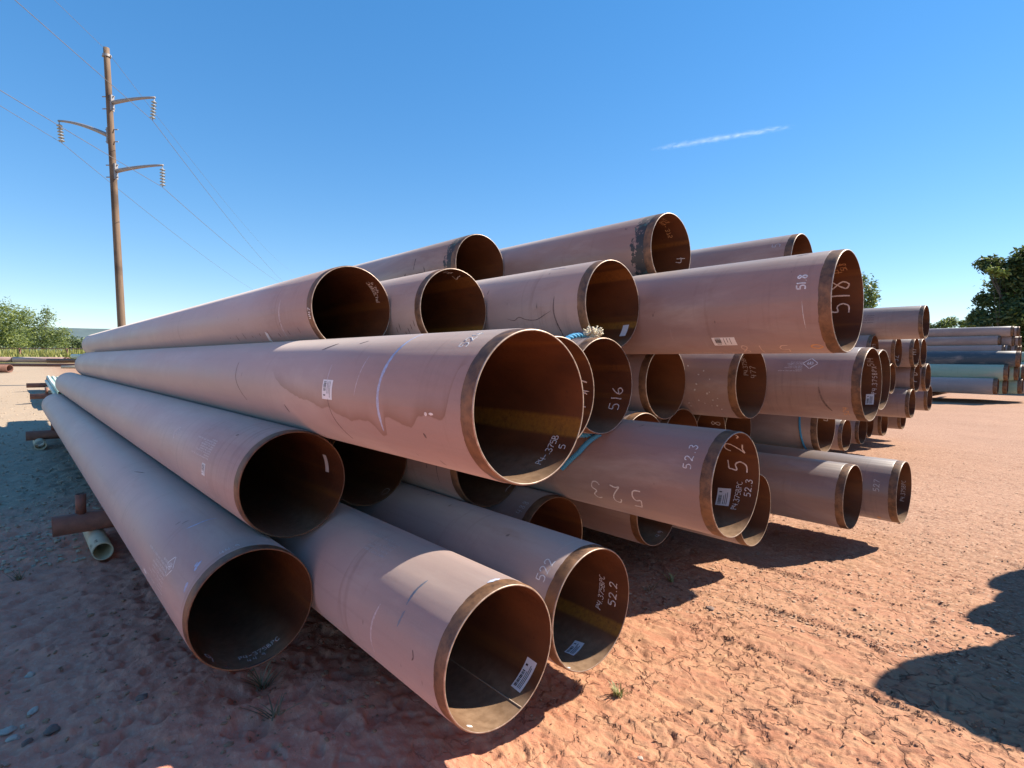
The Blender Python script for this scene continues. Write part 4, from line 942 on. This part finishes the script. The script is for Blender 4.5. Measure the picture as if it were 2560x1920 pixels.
WIRES = {'upper right conductor, hung from the top arm on the right': ((-18.2, 28, 12.07), -.0064, -.0527), 'lower right conductor, hung from the lowest arm': ((-17.76, 28, 8.74), .0308, -.0656), 'left conductor, hung from the arm on the left': ((-22.8, 28, 10.92), -.0152, -.0303), 'thin shield wire, run past the very top': ((-20.39, 28, 15.46), .0147, -.0538)}
for k, (nm, (A, bR, bL)) in enumerate(WIRES.items()):
    pts = []; A = np.array(A); thin = 'shield' in nm
    for t in np.concatenate([-np.geomspace(26.5, 1, 22), [0], np.geomspace(1.5, 230, 40)]):
        th_, bb = (THR, bR) if t >= 0 else (THL, bL); q = abs(t)
        pts.append(A + t * np.array([math.sin(th_), math.cos(th_), 0]) + np.array([0, 0, CAMZ + bb * q + .0004 * q * q]))
    b = MB(); b.tube(pts, .0085 if thin else .0125, 6); tag(obj('power_line', b.mesh('power_line', M['wire'])), f'dark {nm} of the power pole', 'power line', 'power lines')

# ------------------------------------------------------------------ trees, scrub and grass
def crown_mesh(name, blobs, n, size, mats, weights, droop=.0, seed=1):
    """many small leaf-cluster faces through a set of lobes: (centre, radii)"""
    rg = np.random.default_rng(seed); vol = np.array([b_[1][0] * b_[1][1] * b_[1][2] for b_ in blobs]) ** .75; vol /= vol.sum()
    V = []; F = []; mi = []
    pick = rg.choice(len(blobs), n, p=vol)
    for k in range(n):
        c_, r_ = blobs[pick[k]]; d_ = rg.normal(size=3); d_ /= np.linalg.norm(d_); q = rg.random() ** (.42); ragged = 1 + .30 * math.sin(d_[0] * 7 + pick[k]) * math.sin(d_[2] * 6 + 2 * pick[k]) + rg.normal() * .15
        pc = np.array(c_) + d_ * np.array(r_) * q * ragged
        a = rg.normal(size=3); a[2] = a[2] * .6 - droop; a /= np.linalg.norm(a); bb = np.cross(a, rg.normal(size=3)); bb /= np.linalg.norm(bb); L = size * rg.uniform(.6, 1.5); w = L * rg.uniform(.28, .5)
        i = len(V); V += [pc - a * L * .5, pc + bb * w * .5, pc + a * L * .5, pc - bb * w * .5]; F.append((i, i + 1, i + 2, i + 3)); mi.append(rg.choice(len(mats), p=weights))
    me = mesh(name, V, F, None, False)
    for m in mats: me.materials.append(m)
    me.polygons.foreach_set('material_index', mi); me.update(); return me
def tree(base, blobs, n, size, mats, weights, label, group, trunk_r, trunk_to, name='scrub_tree', seed=1, droop=.0, limbs=6):
    root = empty(name, loc=tuple(base)); tag(root, label, 'tree', group)
    obj('crown', crown_mesh('crown', blobs, n, size, mats, weights, droop, seed), root)
    b = MB(); top = np.array(trunk_to, float); b.tube([(0, 0, -.4), top * .35 + np.array([.1, 0, 0]), top * .7 - np.array([.08, 0, 0]), top], [trunk_r, trunk_r * .8, trunk_r * .6, trunk_r * .35], 10)
    rr = random.Random(seed)
    for k in range(limbs):
        c_ = np.array(blobs[k % len(blobs)][0]); s_ = top * rr.uniform(.35, .9); mid = (s_ + c_) / 2 + np.array([rr.uniform(-.3, .3), rr.uniform(-.3, .3), -.2]); b.tube([s_, mid, c_], [trunk_r * .45, trunk_r * .3, trunk_r * .12], 7)
    obj('trunk', b.mesh('trunk', M['bark']), root); return root
ml = [M['leaf_mesq'], M['leaf_lime'], M['leaf_dark']]
y = 70.0; k1 = y / 1360.7
def at70(px, py, yy=70.): return ((px - 1280) / 1360.7 * yy, (903 - py) / 1360.7 * yy + CAMZ)
def lobe_list(base, items, yy):
    out = []
    for (px, py, rx, rz) in items:
        X, Z = at70(px, py, yy); s_ = yy / 1360.7; out.append(((X - base[0], random.uniform(-.8, .8), Z - base[2]), (rx * s_, max(rx, rz) * s_ * .9, rz * s_)))
    return out
LT = 'scrub trees beyond the fence'
B1 = (at70(-10, 0)[0], 68, gz(-60, 68)); tree(B1, lobe_list(B1, [(-30, 820, 50, 50), (10, 790, 40, 36), (30, 830, 45, 40), (-5, 860, 60, 36), (45, 865, 34, 30), (62, 795, 22, 22)], 68), 6500, .30, [M['leaf_lime'], M['leaf_mesq'], M['leaf_dark']], [.48, .46, .06], 'yellow-green bushy scrub tree at the left edge beyond the fence', LT, .14, (.2, 0, 2.2), seed=3, droop=.3)
B2 = (at70(105, 0, 76)[0], 76, gz(-66, 76)); tree(B2, lobe_list(B2, [(60, 800, 34, 26), (95, 830, 42, 30), (115, 800, 22, 20), (122, 785, 10, 16), (140, 842, 36, 20), (85, 866, 44, 22), (150, 866, 34, 18), (170, 835, 22, 12)], 76), 5600, .28, ml, [.72, .20, .08], 'taller feathery scrub tree in the middle of the left thicket', LT, .13, (.3, 0, 2.6), seed=5, droop=.3)
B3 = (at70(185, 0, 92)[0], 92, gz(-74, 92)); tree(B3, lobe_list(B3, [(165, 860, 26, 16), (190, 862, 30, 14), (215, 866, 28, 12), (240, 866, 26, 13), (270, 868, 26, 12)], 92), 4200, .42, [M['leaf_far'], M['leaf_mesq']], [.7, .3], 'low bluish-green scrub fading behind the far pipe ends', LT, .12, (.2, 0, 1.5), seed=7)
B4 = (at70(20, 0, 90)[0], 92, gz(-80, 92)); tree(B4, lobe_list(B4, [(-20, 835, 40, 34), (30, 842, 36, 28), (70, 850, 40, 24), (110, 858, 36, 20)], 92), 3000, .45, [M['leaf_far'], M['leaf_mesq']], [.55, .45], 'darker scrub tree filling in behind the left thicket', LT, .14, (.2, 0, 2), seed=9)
# right-hand trees behind the far stack
TR = 'trees behind the far stack'
B5 = (at70(2555, 0, 46)[0], 46, -.1)
tree(B5, lobe_list(B5, [(2545, 720, 48, 60), (2500, 790, 40, 40), (2560, 800, 60, 60), (2460, 790, 24, 26), (2470, 745, 22, 18), (2535, 655, 22, 34), (2515, 668, 14, 18), (2560, 640, 16, 26), (2478, 652, 30, 16), (2500, 672, 26, 14), (2456, 668, 12, 12), (2505, 700, 16, 14), (2590, 690, 40, 50), (2600, 780, 50, 60), (2440, 805, 16, 16), (2530, 850, 50, 40)], 46), 36000, .35, [M['leaf_dark'], M['leaf_mesq'], M['leaf_lime']], [.80, .15, .05], 'big dark-green ragged tree at the right edge above the far stack', TR, .28, (-.3, 0, 6.5), 'broad_tree', seed=11, limbs=12)
B6 = (at70(2500, 0, 44)[0], 44.5, -.1); tree(B6, lobe_list(B6, [(2505, 677, 18, 10), (2490, 668, 14, 8), (2550, 792, 22, 10), (2560, 760, 12, 10)], 44.5), 900, .28, [M['leaf_lime'], M['leaf_mesq']], [.8, .2], 'yellow-green sprays of a slender tree before the big dark one', TR, .05, (.4, 0, 4.2), 'slender_tree', seed=13, limbs=2)
B7 = (at70(2385, 0, 120)[0], 120, -.1); tree(B7, lobe_list(B7, [(2350, 808, 16, 12), (2375, 802, 18, 14), (2405, 806, 18, 10), (2430, 806, 18, 9), (2330, 815, 14, 8), (2450, 800, 20, 14)], 120), 4500, .5, [M['leaf_far'], M['leaf_lime']], [.72, .28], 'distant hazy tree line between the second stack and the big tree', TR, .2, (0, 0, 6), 'distant_trees', seed=15)
B8 = (at70(2160, 0, 60)[0], 60, -.1); tree(B8, lobe_list(B8, [(2160, 730, 16, 30), (2152, 700, 14, 20), (2165, 750, 14, 22), (2150, 760, 26, 30), (2140, 800, 40, 40)], 60), 3000, .32, [M['leaf_far'], M['leaf_lime']], [.6, .4], 'slim pale-green tree just showing right of the mouth chalked 518', TR, .12, (-.2, 0, 5), 'slender_tree', seed=17)
def grass_strip():
    rg = np.random.default_rng(4); V = []; F = []
    for k in range(9000):
        x = rg.uniform(-72, -34); yy = rg.uniform(57.5, 66); z = gz(x, yy); h = rg.uniform(.4, 1.15) * (1 if yy > 59 else .6); a = rg.uniform(0, 6.28); w = rg.uniform(.05, .12); dx = rg.normal() * .15
        i = len(V); V += [(x - w * math.cos(a), yy - w * math.sin(a), z), (x + w * math.cos(a), yy + w * math.sin(a), z), (x + dx, yy + rg.normal() * .15, z + h)]; F.append((i, i + 1, i + 2))
    return mesh('tall_grass', V, F, M['dry_grass'], False)
tag(obj('tall_grass', grass_strip()), 'tall yellow-green grass along the far fence', 'grass', kind='stuff')
def tuft(x, y_, n, h, label, mat, spread=.5, flat=0., name='grass_tuft', seed=0, w=.004):
    rg = np.random.default_rng(seed + 100); z = gz_surf(x, y_); b = MB()
    for k in range(n):
        a = rg.uniform(0, 6.28); l = h * rg.uniform(.5, 1.15); o = rg.uniform(.15, 1) * spread; d_ = np.array([math.cos(a) * o, math.sin(a) * o, 1 - flat]); d_ /= np.linalg.norm(d_); p0 = np.array([rg.normal() * .012, rg.normal() * .012, -.01]); V = []
        sd = np.array([-math.sin(a), math.cos(a), 0]) * w
        for t, ww in ((0, 1), (.4, .9), (.75, .6), (1, .08)):
            c_ = p0 + d_ * l * t + np.array([math.cos(a), math.sin(a), -.7]) * l * .28 * t * t; V += [c_ - sd * ww, c_ + sd * ww]
        b.add(V, [(0, 1, 3, 2), (2, 3, 5, 4), (4, 5, 7, 6)])
    o = obj(name, b.mesh(name, M[mat], False)); o.location = (x, y_, z); tag(o, label, 'grass', 'grass tufts on the clay'); return o
_gm = g.data; _gv = np.empty(len(_gm.vertices) * 3, np.float32); _gm.vertices.foreach_get('co', _gv); _gv = _gv.reshape(-1, 3)
def gz_surf(x, y_):
    d_ = (_gv[:, 0] - x) ** 2 + (_gv[:, 1] - y_) ** 2; return float(_gv[d_.argmin(), 2])
tuft(.58, 2.87, 46, .085, 'sunlit green and straw grass tuft on the open clay', 'weed', .6, seed=1)
tuft(1.32, 4.40, 14, .10, 'small green weed at the shadow edge under the pipes', 'weed', .5, seed=2, w=.008)
tuft(-1.38, 2.95, 30, .17, 'dry straw tuft right under the mouth of the leftmost pipe', 'straw', .9, seed=3)
tuft(-1.18, 2.64, 14, .15, 'sparse bent straw stalks in shade before the leftmost pipe mouth', 'straw', 1.2, .3, seed=4)
tuft(-1.06, 3.72, 18, .16, 'dry straw stalks between the leftmost pipe and its right neighbour', 'straw', 1.1, .3, seed=5)
tuft(-4.28, 4.65, 26, .12, 'faded tuft in shade left of the cream short pipe', 'straw', .9, seed=6)
tuft(1.08, 4.2, 10, .13, 'thin straw stalks in the second pipe shadow on the clay', 'straw', 1.0, .2, seed=8)
tuft(-1.62, 3.15, 12, .12, 'few straw stalks left below the leftmost pipe mouth', 'straw', 1.1, .2, seed=9)

# ------------------------------------------------------------------ stones, clods and gravel
def rock_mesh(seed, flat=.6, sub=2):
    rg = np.random.default_rng(seed); import bmesh
    bm = bmesh.new(); bmesh.ops.create_icosphere(bm, subdivisions=sub, radius=1.0)
    ph = rg.uniform(0, 6, 6); am = rg.uniform(.6, 1.3, 3)
    for v in bm.verts:
        c_ = v.co; q = 1 + .22 * math.sin(3 * c_.x + ph[0]) * math.sin(3 * c_.y + ph[1]) + .14 * math.sin(5 * c_.z + ph[2] + 2 * c_.x) + rg.normal() * .035
        v.co = Vector((c_.x * q * am[0], c_.y * q * am[1], c_.z * q * flat))
    me = bpy.data.meshes.new('stone'); bm.to_mesh(me); bm.free(); me.polygons.foreach_set('use_smooth', [sub > 1] * len(me.polygons)); return me
def stone(x, y_, r_, mat, label, seed):
    me = rock_mesh(seed, .55, 3); me.materials.append(M[mat]); o = obj('stone', me); o.location = (x, y_, gz_surf(x, y_) + r_ * .22); o.scale = (r_,) * 3; o.rotation_euler = (0, 0, seed * 1.3); tag(o, label, 'stone', 'stones on the clay')
stone(-2.46, 2.58, .032, 'stone_pale', 'pale rounded stone at the lower left edge, largest of three', 1); stone(-2.405, 2.61, .018, 'stone_pale', 'small pale stone touching the right of the largest one', 2); stone(-2.36, 2.51, .030, 'stone_pale', 'pale stone at the front of the three at lower left', 3)
stone(-2.46, 2.73, .026, 'stone_pale', 'dusty stone just behind the three pale ones', 4); stone(-2.82, 3.12, .030, 'stone_pale', 'lone pale stone further back at the left edge', 5); stone(-2.22, 2.56, .033, 'stone_dark', 'long dark stone right of the pale ones', 6); stone(-2.26, 2.47, .022, 'stone_dark', 'small dark purple stone before the long dark one', 7); stone(-1.96, 2.82, .028, 'stone_dark', 'dark flat stone below the leftmost pipe', 8)
stone(.59, 2.40, .010, 'stone_pale', 'tiny white chip on the sunlit clay near the bottom edge', 9); stone(1.44, 3.87, .028, 'stone_dark', 'dark clod casting a spiky shadow on the sunlit clay', 10)
def scatter(name, n, fn, sizes, mat, label, seed, flat=.6):
    rg = np.random.default_rng(seed); protos = []
    for k in range(5):
        me = rock_mesh(seed * 10 + k, flat, 1); protos.append((np.array([v.co[:] for v in me.vertices]), [tuple(p_.vertices) for p_ in me.polygons])); bpy.data.meshes.remove(me)
    V = []; F = []; base = 0
    X, Y_ = fn(rg, n); Zs = ground(X, Y_)
    near = np.hypot(X, Y_) < 14
    for i in range(n):
        pv, pf = protos[rg.integers(5)]; r_ = sizes[0] + (sizes[1] - sizes[0]) * rg.random() ** 3; a = rg.uniform(0, 6.28); c_, s_ = math.cos(a), math.sin(a)
        q = pv * r_; q = np.stack([q[:, 0] * c_ - q[:, 1] * s_, q[:, 0] * s_ + q[:, 1] * c_, q[:, 2]], -1) + np.array([X[i], Y_[i], ZS(X[i], Y_[i], Zs[i]) + r_ * .2])
        V.append(q); F += [tuple(base + j for j in f_) for f_ in pf]; base += len(pv)
    o = obj(name, mesh(name, np.vstack(V), F, M[mat], False)); tag(o, label, kind='stuff'); return o
# quick height lookup on the polar grid
_na = 640 + 58; _rad = np.concatenate([[.4, .9], np.geomspace(1.3, 45, 800), np.geomspace(47, 3500, 60)])
def ZS(x, y_, z0):
    r_ = math.hypot(x, y_); a = math.atan2(x, y_); j = int(round((a + R(62)) / R(124) * 639)); i = int(np.searchsorted(_rad, r_))
    if 0 <= j < 640 and i < 802: return float(_gv[1 + i * _na + j, 2])
    return float(z0)
def polar(a0, a1, r0, r1):
    def f(rg, n):
        a = rg.uniform(R(a0), R(a1), n); r_ = r0 * (r1 / r0) ** rg.random(n) ; return r_ * np.sin(a), r_ * np.cos(a)
    return f
scatter('clay_crumbs', 2600, polar(-2, 46, 2.2, 9), (.002, .010), 'clod', 'crumbs of dry red clay on the aisle', 21)
scatter('aisle_chips', 15000, polar(8, 47, 4.0, 17), (.004, .013), 'chip', 'flat chips of pale clay further along the aisle', 25, .3)
scatter('mud_crumbs', 1500, polar(-50, -14, 2.6, 9), (.003, .018), 'clod', 'crumbs of mud on the shaded side', 22)
scatter('gravel', 6500, polar(-50, -37, 6.5, 34), (.006, .030), 'gravel', 'pale gravel beyond the near stack', 23)
def ridge(rg, n):
    k = rg.integers(3, size=n); s0 = np.array([4.0, 3.36, 4.83])[k]; a = np.array([.8, .4, .9])[k] + rg.random(n) * np.array([1.0, 1.5, 1.1])[k]; s_ = s0 + rg.normal(size=n) * .022
    return s_ * SV[0] + a * DV[0], s_ * SV[1] + a * DV[1]
scatter('tracked_crumbs', 1500, ridge, (.002, .009), 'clod', 'crumbled clay along the tracked ridges', 24)

# ------------------------------------------------------------------ the shred of cloud
def cloud():
    def dirp(px, py, dist):
        v = rt * ((px - 1280) / 1360.66) + up * ((960 - py) / 1360.66) + fwd; return Vector((0, 0, CAMZ)) + v * dist
    dist = 3200.0; p0 = dirp(1618, 376, dist); p1 = dirp(1998, 313, dist); c = (p0 + p1) / 2; ax = (p1 - p0); L = ax.length; ax.normalize(); vw = (c - Vector((0, 0, CAMZ))).normalized(); upv = ax.cross(vw).normalized(); vw2 = upv.cross(ax).normalized()
    import bmesh
    bm = bmesh.new(); bmesh.ops.create_icosphere(bm, subdivisions=4, radius=1.0); me = bpy.data.meshes.new('cloud'); bm.to_mesh(me); bm.free()
    o = obj('cloud', me); o.matrix_world = Matrix(((ax.x * L / 2, vw2.x * 60, upv.x * 40, c.x), (ax.y * L / 2, vw2.y * 60, upv.y * 40, c.y), (ax.z * L / 2, vw2.z * 60, upv.z * 40, c.z), (0, 0, 0, 1)))
    m = bpy.data.materials.new('cloud_vapour'); m.use_nodes = True; nt = m.node_tree; nt.nodes.clear(); t = NT.__new__(NT); t.m = m; t.t = nt
    out = t.n('ShaderNodeOutputMaterial'); pv = t.n('ShaderNodeVolumePrincipled'); pv.inputs['Color'].default_value = (1, 1, 1, 1); pv.inputs['Anisotropy'].default_value = .3
    co = t.coord(); sx = t.n('ShaderNodeSeparateXYZ'); t.l(co, sx.inputs[0])
    n1 = t.noise(t.mapping(co, (4.2, 1.2, 1.0)), 1.6, 5, .65, .4); n2 = t.noise(t.mapping(co, (9, 1.5, 1.6), loc=(3, 1, 2)), 1.5, 4, .6)
    ln = t.n('ShaderNodeVectorMath', operation='LENGTH'); t.l(co, ln.inputs[0])
    cz = t.math('ADD', sx.outputs[2], t.math('MULTIPLY', t.math('SUBTRACT', n1, .5), 1.1))
    core = t.math('POWER', t.maprange(t.math('ABSOLUTE', cz), .55, .0), 1.6); brk = t.maprange(n2, .42, .66)
    fall = t.maprange(ln.outputs['Value'], .98, .70)
    d = t.math('MULTIPLY', t.math('MULTIPLY', core, brk), t.math('MULTIPLY', fall, .0065)); t.l(d, pv.inputs['Density']); t.l(pv.outputs[0], out.inputs['Volume'])
    me.materials.append(m); tag(o, 'thin white shred of cloud alone in the blue sky', 'cloud')
cloud()
